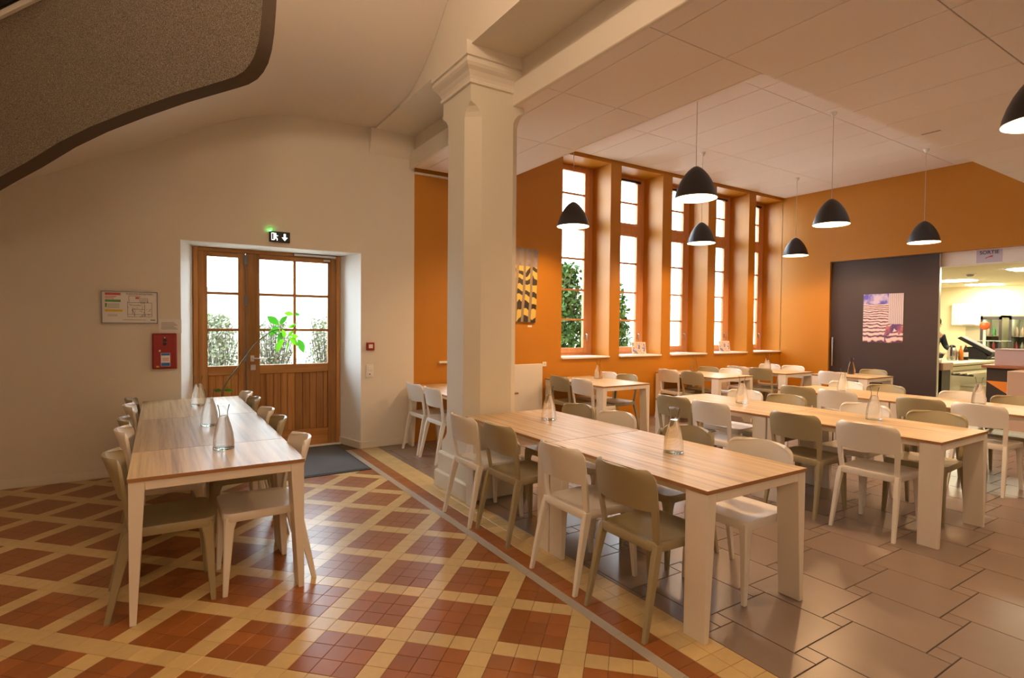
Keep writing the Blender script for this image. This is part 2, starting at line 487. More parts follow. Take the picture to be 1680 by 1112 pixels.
# ---- hall floor: 45 degree tile lattice, red 3x3 fields in a cream grid
T = .10710
CX0, CY0 = 1.605, 2.873
floor_hall = struct(box('floor_hall', -3.2, XP, -2.8, YB+.9, -.12, -.0035, M['grout_hall']), 'patterned terracotta and cream tiled hall floor')
def tile_mesh(name, w, h, mat, g=.0010, ch=.0014):
    m = MB(); a, b = w/2-g, h/2-g
    m.loft([[(-a, -b, -.012), (a, -b, -.012), (a, b, -.012), (-a, b, -.012)], [(-a, -b, -ch), (a, -b, -ch), (a, b, -ch), (-a, b, -ch)],
            [(-a+ch, -b+ch, 0), (a-ch, -b+ch, 0), (a-ch, b-ch, 0), (-a+ch, b-ch, 0)]])
    return m.mesh(name, mat)
tred = tile_mesh('tile_red', T, T, M['red']); tcream = tile_mesh('tile_cream', T, T, M['cream'])
cand = []; rest = MB()
S2 = math.sqrt(.5)
def clip_poly(poly, ax, lim, keep_less):
    out = []
    for i in range(len(poly)):
        p, q = poly[i], poly[(i+1) % len(poly)]
        a = (p[ax] <= lim) == keep_less or p[ax] == lim; b = (q[ax] <= lim) == keep_less or q[ax] == lim
        if a: out.append(p)
        if a != b:
            t = (lim-p[ax])/(q[ax]-p[ax]); out.append((p[0]+t*(q[0]-p[0]), p[1]+t*(q[1]-p[1])))
    return out
XS0, XS1, XS2 = 1.888, 1.95, 2.068      # grey strip, red strip, cream border
def poly_tile(mb, poly, mi, g=.0010):
    cx = sum(p[0] for p in poly)/len(poly); cy = sum(p[1] for p in poly)/len(poly)
    q = []
    for p in poly:
        d = math.hypot(p[0]-cx, p[1]-cy) or 1
        q.append((p[0]-(p[0]-cx)/d*g*1.4, p[1]-(p[1]-cy)/d*g*1.4))
    n = len(q)
    mb.add([(*p, 0) for p in q] + [(*p, -.012) for p in q], [tuple(range(n))] + [(i, i+n, (i+1) % n+n, (i+1) % n) for i in range(n)], mi)
for i in range(-70, 71):
    for j in range(-70, 71):
        u, v = i*T, j*T
        x = CX0+(u-v)*S2; y = CY0+(u+v)*S2
        if x < -3.05 or x > XS0+T*S2 or y < -1.2 or y > YB+.55: continue
        red = (i+1) % 4 < 3 and (j+1) % 4 < 3
        if x > XS0-T*S2:
            r = T*S2
            poly = clip_poly([(x, y-r), (x+r, y), (x, y+r), (x-r, y)], 0, XS0, True)
            if len(poly) > 2: poly_tile(rest, poly, 0 if red else 1)
            continue
        pr = project((x, y, 0))
        vis = pr and -60 < pr[0] < 1740 and -50 < pr[1] < 1150
        cand.append((pr[2] if vis else 99, x, y, red))
cand.sort()
for k, (dz, x, y, red) in enumerate(cand):
    if k < 290 and dz < 50:
        link('tile', tred if red else tcream, floor_hall, (x, y, 0), PI/4)
    else:
        r = T*S2
        poly_tile(rest, [(x, y-r), (x+r, y), (x, y+r), (x-r, y)], 0 if red else 1)
o = rest.build('tiles', [M['red'], M['cream']], floor_hall, fix=False); o['kind'] = 'stuff'
# border strips
y = -1.2; Ymax = YB
while y < Ymax:
    L_ = .40
    MB().box(XS0+.001, XS1-.001, y+.001, min(y+L_, Ymax)-.001, -.012, 0).build('border_tile', M['strip'], floor_hall)
    y += L_
bred = tile_mesh('border_red', XS2-XS1, .107, M['red']); bcr = tile_mesh('border_cream', .1085, .107, M['cream'])
for k in range(73):
    yy = YB-.0535-k*.107
    link('border_tile', bred, floor_hall, ((XS1+XS2)/2, yy, 0))
    for q in range(2): link('border_tile', bcr, floor_hall, (XS2+.0543+q*.1085, yy, 0))

# ---- dining floor: large square tiles with small ones pinwheeled between
floor_dining = struct(box('floor_dining', XP, XR+6.8, -2.8, YB+.6, -.12, -.0035, M['grout_dining']), 'taupe stone-look tiled floor of the dining room')
LB, SB = .433, .103
bigm = tile_mesh('tile_large', LB, LB, M['taupe'], .003); smallm = tile_mesh('tile_small', SB, SB, M['taupe'], .003)
def dining_tile(x0, x1, y0, y1, me):
    if x1 < XP+.01 or x0 > XR+.15 or y1 < .2 or y0 > YB-.01: return
    if x0 > 6.2 and y1 < 1.2: return
    if x0 > XP and x1 < XR+.2 and y1 < YB:
        link('tile', me, floor_dining, ((x0+x1)/2, (y0+y1)/2, 0)); return
    a0, a1, b1 = max(x0, XP), x1, min(y1, YB)
    if a1-a0 < .012 or b1-y0 < .012: return
    g = .003
    MB().box(a0+g, a1-g, y0+g, b1-g, -.012, 0).build('tile', M['taupe'], floor_dining, bevel=.0015)
for i in range(-25, 30):
    for j in range(-30, 30):
        x = 2.622+i*LB+j*SB; y = 1.446+i*SB-j*LB
        dining_tile(x, x+LB, y-LB, y, bigm)
        dining_tile(x-SB, x, y-SB, y, smallm)

# ---- entrance door
DY = YB+WT-.01
d1 = D.objects.new('door_1', None); COL.objects.link(d1); d1.location = (1.135, DY, 0); struct(d1, 'wooden entrance door with glazed upper panes and a narrow side leaf')
def dbox(name, x0, x1, z0, z1, y0, y1, mat, par=d1, bevel=.003):
    return MB().box(x0-1.135, x1-1.135, y0, y1, z0, z1).build(name, mat, par, bevel=bevel)
m = MB()
for a in ((.325, .372, 0, 2.38), (1.898, 1.945, 0, 2.38)): m.box(a[0]-1.135, a[1]-1.135, -.03, .05, a[2], a[3])
m.build('door_frame', M['dwood'], d1, bevel=.003)
dbox('door_head', .372, 1.898, 2.335, 2.38, -.03, .05, M['dwoodh'])
def leaf(x0, x1, gx0, gx1, planks, cols):
    st = MB()
    st.box(x0-1.135, gx0-1.135, -.015, .035, .01, 2.335); st.box(gx1-1.135, x1-1.135, -.015, .035, .01, 2.335)
    lf = st.build('door_leaf', M['dwood'], d1, bevel=.003)
    rails = MB()
    rails.box(gx0-1.135, gx1-1.135, -.015, .035, 2.28, 2.335); rails.box(gx0-1.135, gx1-1.135, -.015, .035, .925, 1.03)
    rails.build('rail', M['dwoodh'], lf, bevel=.003)
    MB().box(gx0-1.135, gx1-1.135, -.015, .035, .01, .215).build('kick_rail', M['dwoodh'], lf, bevel=.003)
    for p0, p1 in zip(planks, planks[1:]):
        MB().box(p0+.0016-1.135, p1-.0016-1.135, .0, .022, .215, .925).build('plank', M['dwood'], lf, bevel=.004)
    MB().box(gx0-1.135, gx1-1.135, .0225, .030, .215, .925).build('backing', M['dwoodh'], lf)
    xs_ = [gx0+(gx1-gx0)*i/cols for i in range(cols+1)]
    zs_ = [1.03, 1.446, 1.865, 2.28]
    for z in zs_[1:-1]:
        MB().box(gx0-1.135, gx1-1.135, -.008, .028, z-.015, z+.015).build('glazing_bar', M['dwoodh'], lf, bevel=.003)
    for x in xs_[1:-1]:
        MB().box(x-.016-1.135, x+.016-1.135, -.0085, .0285, 1.03, 2.28).build('glazing_bar', M['dwood'], lf, bevel=.003)
    for a, b in zip(xs_, xs_[1:]):
        for u, w in zip(zs_, zs_[1:]):
            MB().box(a-1.135, b-1.135, .009, .013, u, w).build('pane', M['glass'], lf)
    return lf
lf1 = leaf(.372, .855, .465, .777, [.465, .543, .621, .699, .777], 1)
lf2 = leaf(.862, 1.898, 1.008, 1.797, [1.008, 1.076, 1.161, 1.24, 1.317, 1.405, 1.495, 1.578, 1.659, 1.743, 1.797], 2)
dbox('closing_strip', .80, .845, .01, 2.335, -.028, -.015, M['dwood'], lf1)
m = MB(); m.tube([(.855-1.135, -.03, .35), (.855-1.135, -.03, 2.31)], .006, 6)
for z in (1.13, 1.79, 2.26): m.box(.838-1.135, .872-1.135, -.045, -.015, z-.055, z+.055)
tag(m.build('espagnolette_bolt', M['dchrome'], lf1), 'dark steel bolt rod between the two leaves')
m = MB(); m.box(.905-1.135, .945-1.135, -.024, -.014, 1.075, 1.145); m.tube([(.925-1.135, -.015, 1.112), (.925-1.135, -.065, 1.112), (1.07-1.135, -.065, 1.105)], .009, 8)
tag(m.build('door_handle', M['chrome'], lf2, smooth=40), 'steel lever handle')
dbox('lock_plate', .905, .962, .972, 1.035, -.022, -.012, M['chrome'], lf2)
m = MB(); m.box(1.39-1.135, 1.885-1.135, -.055, -.015, 2.345, 2.372); m.box(1.74-1.135, 1.82-1.135, -.04, -.015, 2.30, 2.325)
tag(m.build('door_closer', M['chrome'], lf2, bevel=.003), 'steel door closer rail at the top')
struct(box('door_sill', .325, 1.945, YB+.40, YB+WT+.05, -.03, .012, M['reveal']), 'pale stone threshold under the entrance door')

# ---- windows
def window(i, x0, x1, z0, z1, tr0, tr1):
    cx = (x0+x1)/2
    w = D.objects.new('window_%d' % i, None); COL.objects.link(w); w.location = (cx, 7.11, z0); struct(w)
    def b(name, a0, a1, c0, c1, y0, y1, mat, par=w, bevel=.004):
        return MB().box(a0-cx, a1-cx, y0, y1, c0-z0, c1-z0).build(name, mat, par, bevel=bevel)
    m = MB(); W = (x1-x0)/2
    for sx in (-1, 1):
        a, c = sx*W, sx*(W-.105)
        m.box(min(a, c), max(a, c), 0, .07, 0, z1-z0)
    m.box(-W+.105, W-.105, 0, .07, z1-z0-.04, z1-z0); m.box(-W+.105, W-.105, 0, .07, 0, .035)
    if tr0: m.box(-W+.105, W-.105, -.004, .07, tr0+.055-z0, tr1-.05-z0)
    m.build('window_frame', M['wwood'], w, bevel=.004)
    fields = [(z0+.035, tr0+.055, [1.624, 2.111, 2.619]), (tr1-.05, z1-.04, [3.665])] if tr0 else [(z0+.035, z1-.04, [1.624, 2.111, 2.619])]
    for k, (a, c, bars) in enumerate(fields):
        s = MB(); X = W-.105; t = .075; bt = .085 if k == 0 else .055; tt = .055
        s.box(-X, -X+t, -.012, .05, a-z0, c-z0); s.box(X-t, X, -.012, .05, a-z0, c-z0)
        s.box(-X+t, X-t, -.012, .05, a-z0, a+bt-z0); s.box(-X+t, X-t, -.012, .05, c-tt-z0, c-z0)
        sh = s.build('sash', M['wwood'], w, bevel=.004)
        zs = [a+bt, *[z for z in bars if a+bt < z < c-tt], c-tt]
        for z in zs[1:-1]:
            MB().box(-X+t, X-t, -.006, .036, z-.015-z0, z+.015-z0).build('glazing_bar', M['wwood'], sh, bevel=.003)
        for u, v in zip(zs, zs[1:]):
            MB().box(-X+t, X-t, .014, .018, u-z0, v-z0).build('pane', M['glass'], sh)
        if k == 0:
            h = MB(); h.box(X-.05, X-.026, -.022, -.012, .26, .36); h.tube([(X-.038, -.02, .345), (X-.038, -.06, .345), (X-.038, -.06, .235)], .008, 8)
            tag(h.build('window_handle', M['chrome'], sh, smooth=40), 'steel window handle')
        elif i > 1:
            MB().box(-X+.02, X-.02, -.03, -.012, c-.055-z0, c-.02-z0).build('vent_slot', M['black'], sh)
    b('window_sill', x0-(.13 if i == 6 else 0), x1-.0, z0-.028, z0, 6.645-7.11, .02, M['plastic'], w, .006)
    return w
for i, (a, b) in enumerate(WX): window(i+1, a, b, WZ0+.012, WZ1, 3.09, 3.31)
window(6, HW[0], HW[1], WZ0+.012, 3.2, None, None)
# the plain orange reveals of the openings come with the wall

# ---- kitchen shell
KX1, KZ = 17.45, 2.60
M['kwall'] = flat('kitchen_wall', (.80, .72, .50), .6)
M['kceil'] = flat('kitchen_ceiling', (.78, .72, .56), .8)
struct(box('wall_kitchen_back', KX1, KX1+.15, -1.6, 7.3, 0, 3, M['kwall']))
struct(box('wall_kitchen_side', XR+.2, KX1, 7.2, 7.35, 0, 3, M['kwall']))
struct(box('wall_kitchen_front', XR+.2, KX1, -1.6, -1.45, 0, 3, M['kwall']))
struct(box('floor_kitchen', XR+.2, KX1, -1.5, 7.2, -.0034, .001, flat('kitchen_floor', (.58, .52, .40), .4)))
struct(box('ceiling_kitchen', XR+.2, KX1, -1.6, 7.3, KZ, KZ+.1, M['kceil']))
struct(box('trim_5', XR+.115, XR+.32, -.6, 5.70, 2.555, 2.784, M['reveal']), 'white lintel over the kitchen opening')

# ================================================================== THINGS
def PX(x, y, **k):
    d = ray(x, y); (a, v), = k.items(); i = 'XYZ'.index(a)
    return CAMP + d*((v-CAMP[i])/d[i])

# ---- stair parapet overhead, upper left
th = math.radians(-50)
SN = Vector((math.sin(th), -math.cos(th), 0))
q0 = CAMP + ray(430, 80)*2.7
def on_stair(x, y):
    d = ray(x, y); return CAMP + d*((q0-CAMP).dot(SN)/d.dot(SN))
outl = [(-520, 620), (-300, 480), (-120, 360), (0, 290), (40, 268), (97, 233), (150, 207), (213, 182), (283, 157), (340, 140), (367, 132), (385, 126), (400, 117), (410, 105), (418, 90), (424, 68), (428, 40), (431, 0), (434, -60), (436, -230), (437, -640), (0, -640), (-520, -640)]
fr = [on_stair(*p) for p in outl]
TK = .092
bk = [p - SN*TK for p in fr]
base = fr[0].copy(); base.z = 0
n = len(fr)
m = MB()
m.add([p for p in fr], [tuple(range(n))], 0)
par = thing('stair_parapet', 'brown speckled stone stair parapet curving overhead at upper left', 'staircase', (0, 0, 0))
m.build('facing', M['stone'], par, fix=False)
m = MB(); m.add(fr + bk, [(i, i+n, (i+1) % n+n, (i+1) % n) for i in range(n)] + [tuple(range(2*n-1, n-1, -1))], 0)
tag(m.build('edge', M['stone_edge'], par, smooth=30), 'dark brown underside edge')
a, b = on_stair(-60, 62), on_stair(130, -30)
m = MB(); nrm = SN*.02
upv = Vector((0, 0, .035))
m.add([a+nrm, b+nrm, b+nrm+upv, a+nrm+upv, a, b, b+upv, a+upv], [(0, 1, 2, 3), (4, 7, 6, 5), (0, 4, 5, 1), (3, 2, 6, 7), (1, 5, 6, 2), (0, 3, 7, 4)])
tag(m.build('coping', M['reveal'], par), 'pale grey coping strip')
m = MB(); u2 = Vector((0, 0, .045)); m.tube([a+nrm*2+u2+Vector((0, 0, .03)), b+nrm*2+u2+Vector((0, 0, .03))], .035, 10)
tag(m.build('handrail', M['black'], par, smooth=40), 'dark handrail')

# ---- tables
def table_parts(Lg, W):
    """meshes of a table, origin at floor centre, length along Y"""
    x, y = W/2, Lg/2
    top = MB().box(-x, x, -y, y, .731, .75)
    me = top.mesh('tabletop', [M['table'], M['tedge']])
    for p in me.polygons: p.material_index = 0 if abs(p.normal.z) > .7 else 1
    fr = MB()
    for s in (-1, 1):
        fr.box(-x+.0745, x-.0745, s*(y-.005)-(.03 if s > 0 else 0), s*(y-.005)+(0 if s > 0 else .03), .684, .7305)
        fr.box(s*(x-.06)-.015, s*(x-.06)+.015, -y+.136, y-.136, .69, .7305)
    frame = fr.mesh('frame', M['tframe'], bevel=.002)
    legs = []
    for sx in (-1, 1):
        for sy in (-1, 1):
            o = sx*(x-.004); i_t = sx*(x-.074); i_b = sx*(x-.034)
            y0, y1 = sorted((sy*(y-.005), sy*(y-.135)))
            lm = MB().prism([(o, 0), (i_b, 0), (i_t, .684), (i_t, .7305), (o, .7305)], y0, y1, 'Y')
            legs.append(lm.mesh('leg', M['tframe'], bevel=.002))
    return me, frame, legs
TM = {}
def table(name, label, cx, y0, Lg, W=.85, group='canteen tables'):
    k = (round(Lg, 3), W)
    if k not in TM: TM[k] = table_parts(Lg, W)
    t, f, ls = TM[k]
    o = thing(name, label, 'table', (cx, y0+Lg/2, 0), 0, group)
    link('tabletop', t, o); link('frame', f, o)
    for l in ls: link('leg', l, o)
    return o
TL = 1.27
table('dining_table', 'short near table of the left-hand row, by the camera', .285, 3.335, .665)
table('dining_table', 'middle table of the left-hand row under the evacuation plan', .285, 4.005, TL)
table('dining_table', 'far table of the left-hand row, end against the cream wall', .285, 5.28, TL-.02)
table('dining_table', 'front table of the pillar row, nearest to the camera', 2.628, 1.705, TL)
table('dining_table', 'rear table of the pillar row, touching the pillar', 2.628, 2.98, TL-.07)
table('dining_table', 'front table of the second row, open end on grey tiles', 4.968, 1.605, 1.305)
table('dining_table', 'rear table of the second row, pushed against its front table', 4.968, 2.915, 1.305)
table('dining_table', 'front table of the third row, cut by the right picture edge', 7.045, 1.55, TL)
table('dining_table', 'rear table of the third row, ending behind the second row', 7.045, 2.825, TL)
table('dining_table', 'small table in front of the dark sliding door', 9.65, 4.24, .87)
table('dining_table', 'wall table behind the pillar, below the hidden window', 3.085, 5.35, TL)
table('dining_table', 'wall table under the first tall window', 5.22, 5.335, TL)
table('dining_table', 'wall table under the second and third tall windows', 7.56, 5.36, TL)
table('dining_table', 'wall table under the fourth tall window', 9.26, 5.33, TL)

# ---- chairs: moulded shell with open back, faces +x at rest
ZT, ZS = .828, .462
def rrect(hx0, hx1, hy0, hy1, r, n=5):
    """rounded trapezoid: hx0 rear x, hx1 front x, hy0 rear half width, hy1 front half width"""
    pts = []
    for cx, cy, a0 in ((hx1-r, hy1-r, 0), (hx0+r, hy0-r, PI/2), (hx0+r, -hy0+r, PI), (hx1-r, -hy1+r, 1.5*PI)):
        for k in range(n+1):
            a = a0+PI/2*k/n
            pts.append((cx+r*math.cos(a), cy+r*math.sin(a)))
    return pts
def seat_mesh(mat):
    o = rrect(-.175, .245, .208, .222, .055); cx = .035
    def ring(s, z, dish=0): return [(cx+(p[0]-cx)*s, p[1]*s, z) for p in o]
    rings = [ring(.985, ZS-.048), ring(1, ZS-.04), ring(1, ZS-.008), ring(.985, ZS), ring(.93, ZS), ring(.84, ZS-.007), ring(.6, ZS-.011), ring(.25, ZS-.012)]
    return MB().loft(rings).mesh('seat', mat, smooth=50)
def back_x(z, u):
    t = max(0, (z-.44)/(ZT-.44))
    bow = .018+.058*t**1.6
    return -.150-.050*t - bow*(1-abs(u)**2.3)
def back_w(z):
    t = (z-.44)/(ZT-.44)
    w = .205+.018*math.sin(min(1, t*1.1)*PI*.55)
    r = .065
    if z > ZT-r: w -= r-math.sqrt(max(0, r*r-(z-(ZT-r))**2))
    return w
def back_mesh(mat):
    bm = bmesh.new()
    zs = [.435, .48, .52, .56, .59, .61, .65, .69, .73, .763, .78, .797, .81, .82, ZT-.001]
    us = [-1, -.93, -.84, -.72, -.5, -.25, 0, .25, .5, .72, .84, .93, 1]
    V = {}
    for j, z in enumerate(zs):
        for i, u in enumerate(us):
            zz = z
            if j == 5: zz = z + .012*(abs(u)**3)      # slightly bowed lower edge
            V[i, j] = bm.verts.new((back_x(zz, u), u*back_w(zz), zz))
    for j in range(len(zs)-1):
        for i in range(len(us)-1):
            um = (us[i]+us[i+1])/2
            if abs(um) < .83 and j < 5: continue
            bm.faces.new((V[i, j], V[i+1, j], V[i+1, j+1], V[i, j+1]))
    for v in [v for v in bm.verts if not v.link_faces]: bm.verts.remove(v)
    bmesh.ops.recalc_face_normals(bm, faces=bm.faces)
    bmesh.ops.solidify(bm, geom=bm.faces[:], thickness=.019)
    bmesh.ops.bevel(bm, geom=[e for e in bm.edges if e.calc_face_angle(0) > .9], offset=.005, segments=2, affect='EDGES', clamp_overlap=True)
    bmesh.ops.recalc_face_normals(bm, faces=bm.faces)
    me = D.meshes.new('backrest'); bm.to_mesh(me); bm.free()
    me.materials.append(mat)
    for p in me.polygons: p.use_smooth = True
    me.set_sharp_from_angle(angle=math.radians(55))
    return me
def leg_ring(cx, cy, z, hx, hy, c=.3):
    k = c*min(hx, hy)
    return [(cx-hx+k, cy-hy, z), (cx+hx-k, cy-hy, z), (cx+hx, cy-hy+k, z), (cx+hx, cy+hy-k, z), (cx+hx-k, cy+hy, z), (cx-hx+k, cy+hy, z), (cx-hx, cy+hy-k, z), (cx-hx, cy-hy+k, z)]
def leg_meshes(mat):
    out = []
    for s in (-1, 1):
        f = [leg_ring(.192, s*.180, ZS-.02, .044, .036), leg_ring(.203, s*.187, .415, .034, .028), leg_ring(.211, s*.192, .37, .026, .022), leg_ring(.222, s*.199, .18, .019, .017), leg_ring(.232, s*.206, 0, .013, .0125)]
        r = [leg_ring(-.142, s*.196, ZS-.01, .025, .013), leg_ring(-.158, s*.198, .40, .026, .0165), leg_ring(-.182, s*.203, .30, .022, .016), leg_ring(-.215, s*.209, .15, .018, .014), leg_ring(-.247, s*.215, 0, .0135, .012)]
        out += [MB().loft(f).mesh('leg', mat, smooth=40), MB().loft(r).mesh('leg', mat, smooth=40)]
    return out
CH = {}
for c in ('white', 'olive'):
    CH[c] = (seat_mesh(M[c]), back_mesh(M[c]), leg_meshes(M[c]))
def chair(colr, label, x, y, face, dr=0, group=None):
    o = thing('dining_chair', label, 'chair', (x, y, 0), (0 if face > 0 else PI)+math.radians(dr), group)
    s, b, ls = CH[colr]
    link('seat', s, o); link('backrest', b, o)
    for l in ls: link('leg', l, o)
    return o
nth = ['front', 'second', 'third', 'fourth', 'fifth']
NAME = {'white': 'off-white plastic chair', 'olive': 'olive plastic chair'}
def row(items, where, grp):
    """items: (colour, x, y, face, turn); ordered from the camera backwards per side"""
    cnt = {}
    for colr, x, y, face, dr in items:
        k = cnt.get(face, 0); cnt[face] = k+1
        side = where[0] if face > 0 else where[1]
        pos = ('nearest' if k == 0 else nth[k]+' from the front') if len(items) > 4 else ('nearer' if k == 0 else 'farther')
        chair(colr, '%s, %s %s' % (NAME[colr], pos, side), x, y, face, dr, grp)
W_, O_ = 'white', 'olive'
row([(O_, .01, 3.65, 1, 1), (W_, .02, 4.45, 1, -2), (O_, .01, 4.93, 1, 2), (W_, .01, 5.70, 1, 0), (O_, .00, 6.18, 1, -2),
     (W_, .535, 3.65, -1, 0), (O_, .54, 4.46, -1, -2), (W_, .53, 4.93, -1, 1), (O_, .535, 5.70, -1, 0), (W_, .53, 6.18, -1, 2)],
    ('on the wall side of the left table row', 'on the door side of the left table row'), 'chairs at the left table row')
row([(O_, 2.225, 2.095, 1, 0), (W_, 2.228, 2.635, 1, 0), (O_, 2.255, 3.40, 1, 0), (W_, 2.21, 3.87, 1, 0),
     (W_, 2.945, 2.055, -1, 0), (O_, 2.94, 2.60, -1, 0), (W_, 2.96, 3.335, -1, 1), (O_, 2.955, 3.83, -1, 0)],
    ('on the hall side of the pillar table row', 'on the window side of the pillar table row'), 'chairs at the pillar table row')
row([(W_, 4.655, 2.055, 1, 2), (O_, 4.64, 2.60, 1, 0), (W_, 4.60, 3.40, 1, -1), (O_, 4.62, 3.87, 1, 0),
     (O_, 5.35, 2.0, -1, 1), (W_, 5.34, 2.56, -1, 0), (O_, 5.33, 3.32, -1, 0), (W_, 5.31, 3.79, -1, 0)],
    ('on the pillar side of the second table row', 'on the kitchen side of the second table row'), 'chairs at the second table row')
row([(W_, 6.72, 2.02, 1, -1), (O_, 6.72, 2.50, 1, 0), (W_, 6.68, 3.30, 1, 0), (O_, 6.68, 3.76, 1, 0),
     (O_, 7.40, 2.03, -1, 1), (W_, 7.38, 2.50, -1, 0), (O_, 7.40, 3.28, -1, 0), (W_, 7.40, 3.75, -1, 0)],
    ('on the near side of the third table row', 'on the kitchen side of the third table row'), 'chairs at the third table row')
row([(W_, 9.30, 4.72, 1, 0), (O_, 10.0, 4.60, -1, 0)], ('side chair left of the small table by the sliding door', 'side chair right of the small table by the sliding door'), 'chairs at the wall tables')
row([(W_, 2.775, 5.70, 1, 0), (W_, 2.775, 6.225, 1, 2)], ('chair at the table behind the pillar', ''), 'chairs at the wall tables')
row([(W_, 4.93, 5.70, 1, 0), (O_, 4.91, 6.16, 1, 0), (O_, 5.53, 5.86, -1, 0), (W_, 5.53, 6.28, -1, 0)],
    ('left of the first window table', 'right of the first window table'), 'chairs at the wall tables')
row([(O_, 7.25, 5.80, 1, 0), (W_, 7.25, 6.28, 1, 0), (W_, 7.88, 5.84, -1, 0), (O_, 7.88, 6.28, -1, 0)],
    ('left of the second window table', 'right of the second window table'), 'chairs at the wall tables')
row([(O_, 8.95, 5.74, 1, 0), (W_, 8.95, 6.20, 1, 0), (W_, 9.58, 5.76, -1, 0), (W_, 9.58, 6.22, -1, 0)],
    ('left of the last window table', 'right of the last window table'), 'chairs at the wall tables')

# ---- carafes
cp = [(.052, 0), (.058, .004), (.0605, .014), (.0595, .05), (.053, .10), (.042, .15), (.030, .188), (.0245, .21), (.0235, .222), (.026, .24), (.031, .26), (.0355, .278)]
zn = .205
body_p = [(.001, .0005)] + [p for p in cp if p[1] < zn] + [(.0250, zn), (.001, zn)]
neck_p = [(.0250, zn+.0005), (.0235, .222), (.026, .24), (.031, .26), (.0355, .278), (.0335, .278), (.0292, .26), (.0242, .24), (.0217, .222), (.0230, zn+.0005)]
carafe_me = MB().lathe(body_p, 32).mesh('body', M['carafe_water'], smooth=60)
carafe_ring = MB().lathe([(.0560, .0003), (.0590, .002), (.0606, .0055), (.0600, .0065), (.0585, .003)], 32).mesh('foot_ring', glass_thin('carafe_foot', (.62, .70, .62), .25), smooth=60)
carafe_neck = MB().lathe(neck_p, 32).mesh('neck', M['bottle'], smooth=60)
for lab, x, y in (
    ('glass carafe nearest the camera on the left table row', .335, 3.85), ('glass carafe in the middle of the left table row', .32, 4.77), ('glass carafe at the far end of the left table row', .31, 5.97),
    ('glass carafe on the front table of the pillar row', 2.70, 2.35), ('glass carafe on the rear table of the pillar row', 2.73, 3.70),
    ('glass carafe on the front table of the second row', 5.17, 2.32), ('glass carafe on the rear table of the second row', 5.053, 3.515),
    ('glass carafe on the front table of the third row', 7.25, 2.25), ('glass carafe on the rear table of the third row', 7.15, 3.57),
    ('glass carafe on the small table by the sliding door', 9.82, 4.77), ('glass carafe on the first window table', 5.446, 6.17),
    ('glass carafe on the second window table', 7.82, 6.38), ('glass carafe on the last window table', 9.55, 6.12)):
    o = thing('carafe', lab, 'carafe', (x, y, .7503), 0, 'glass water carafes')
    link('body', carafe_me, o); link('neck', carafe_neck, o); link('foot_ring', carafe_ring, o)

# ---- pendant lamps
so = [(.014, .316), (.026, .312), (.050, .297), (.082, .268), (.115, .227), (.147, .175), (.175, .113), (.195, .05), (.205, 0)]
si = [(.2035, 0), (.193, .05), (.172, .111), (.144, .172), (.112, .223), (.079, .263), (.047, .291), (.001, .302)]
shade_me = MB().lathe(so, 40, cap0=True).mesh('shade', M['shade'], smooth=50, fix=False)
lin_me = MB().lathe(si, 40).mesh('lining', M['shade_in'], smooth=50, fix=False)
rim_me = MB().lathe([(.2055, 0), (.2055, .004), (.2015, .004), (.2015, 0), (.2055, 0)], 40).mesh('rim', M['shade_in'], smooth=30)
bulb_me = MB().lathe([(.001, -.052), (.02, -.048), (.036, -.036), (.043, -.016), (.043, .004), (.036, .026), (.024, .044), (.015, .06), (.014, .10), (.001, .10)], 20).mesh('bulb', M['bulb'], smooth=60)
holder_me = MB().lathe([(.001, .12), (.022, .12), (.022, .185), (.001, .185)], 16).mesh('lamp_holder', M['shade_in'], smooth=40)
rose_me = MB().lathe([(.001, -.055), (.010, -.055), (.018, -.045), (.038, -.012), (.040, 0), (.001, 0)], 20).mesh('ceiling_rose', M['plastic'], smooth=40)
def pendant(label, x, y, zc, zr=2.80):
    o = thing('pendant_lamp', label, 'lamp', (x, y, zr), 0, 'black dome pendant lamps')
    sh = link('shade', shade_me, o); link('lining', lin_me, sh); link('rim', rim_me, sh); link('bulb', bulb_me, sh, (0, 0, .155)); link('lamp_holder', holder_me, sh, (0, 0, .10))
    link('ceiling_rose', rose_me, o, (0, 0, zc-zr))
    MB().tube([(0, 0, .308), (0, 0, zc-zr-.05)], .0035, 6).build('cord', M['cord'], o)
    l = D.lights.new('pendant_light', 'POINT'); l.energy = PEND_W; l.color = WARM; l.shadow_soft_size = .045
    lo = D.objects.new('pendant_light', l); COL.objects.link(lo); lo.parent = o; lo.location = (0, 0, .085)
pendant('black dome pendant lamp in front of the first tall window', 4.5, 5.62, ZU)
pendant('largest full black dome pendant lamp, nearer above the second row', 4.5, 3.69, ZU)
pendant('black dome pendant lamp in front of the third window', 7.0, 5.62, ZU)
pendant('black dome pendant lamp nearest the orange corner', 9.55, 5.63, ZU)
pendant('black dome pendant lamp left of the sliding door, nearer of the two', 7.0, 3.68, ZU)
pendant('black dome pendant lamp above the kitchen opening', 9.55, 3.67, ZU)
pendant('black dome pendant lamp cut by the right picture edge', 4.56, 1.14, ZD)
pendant('black dome pendant lamp added out of view for light over the third row', 7.0, .6, ZD)  # extra unseen pendant, added for its light
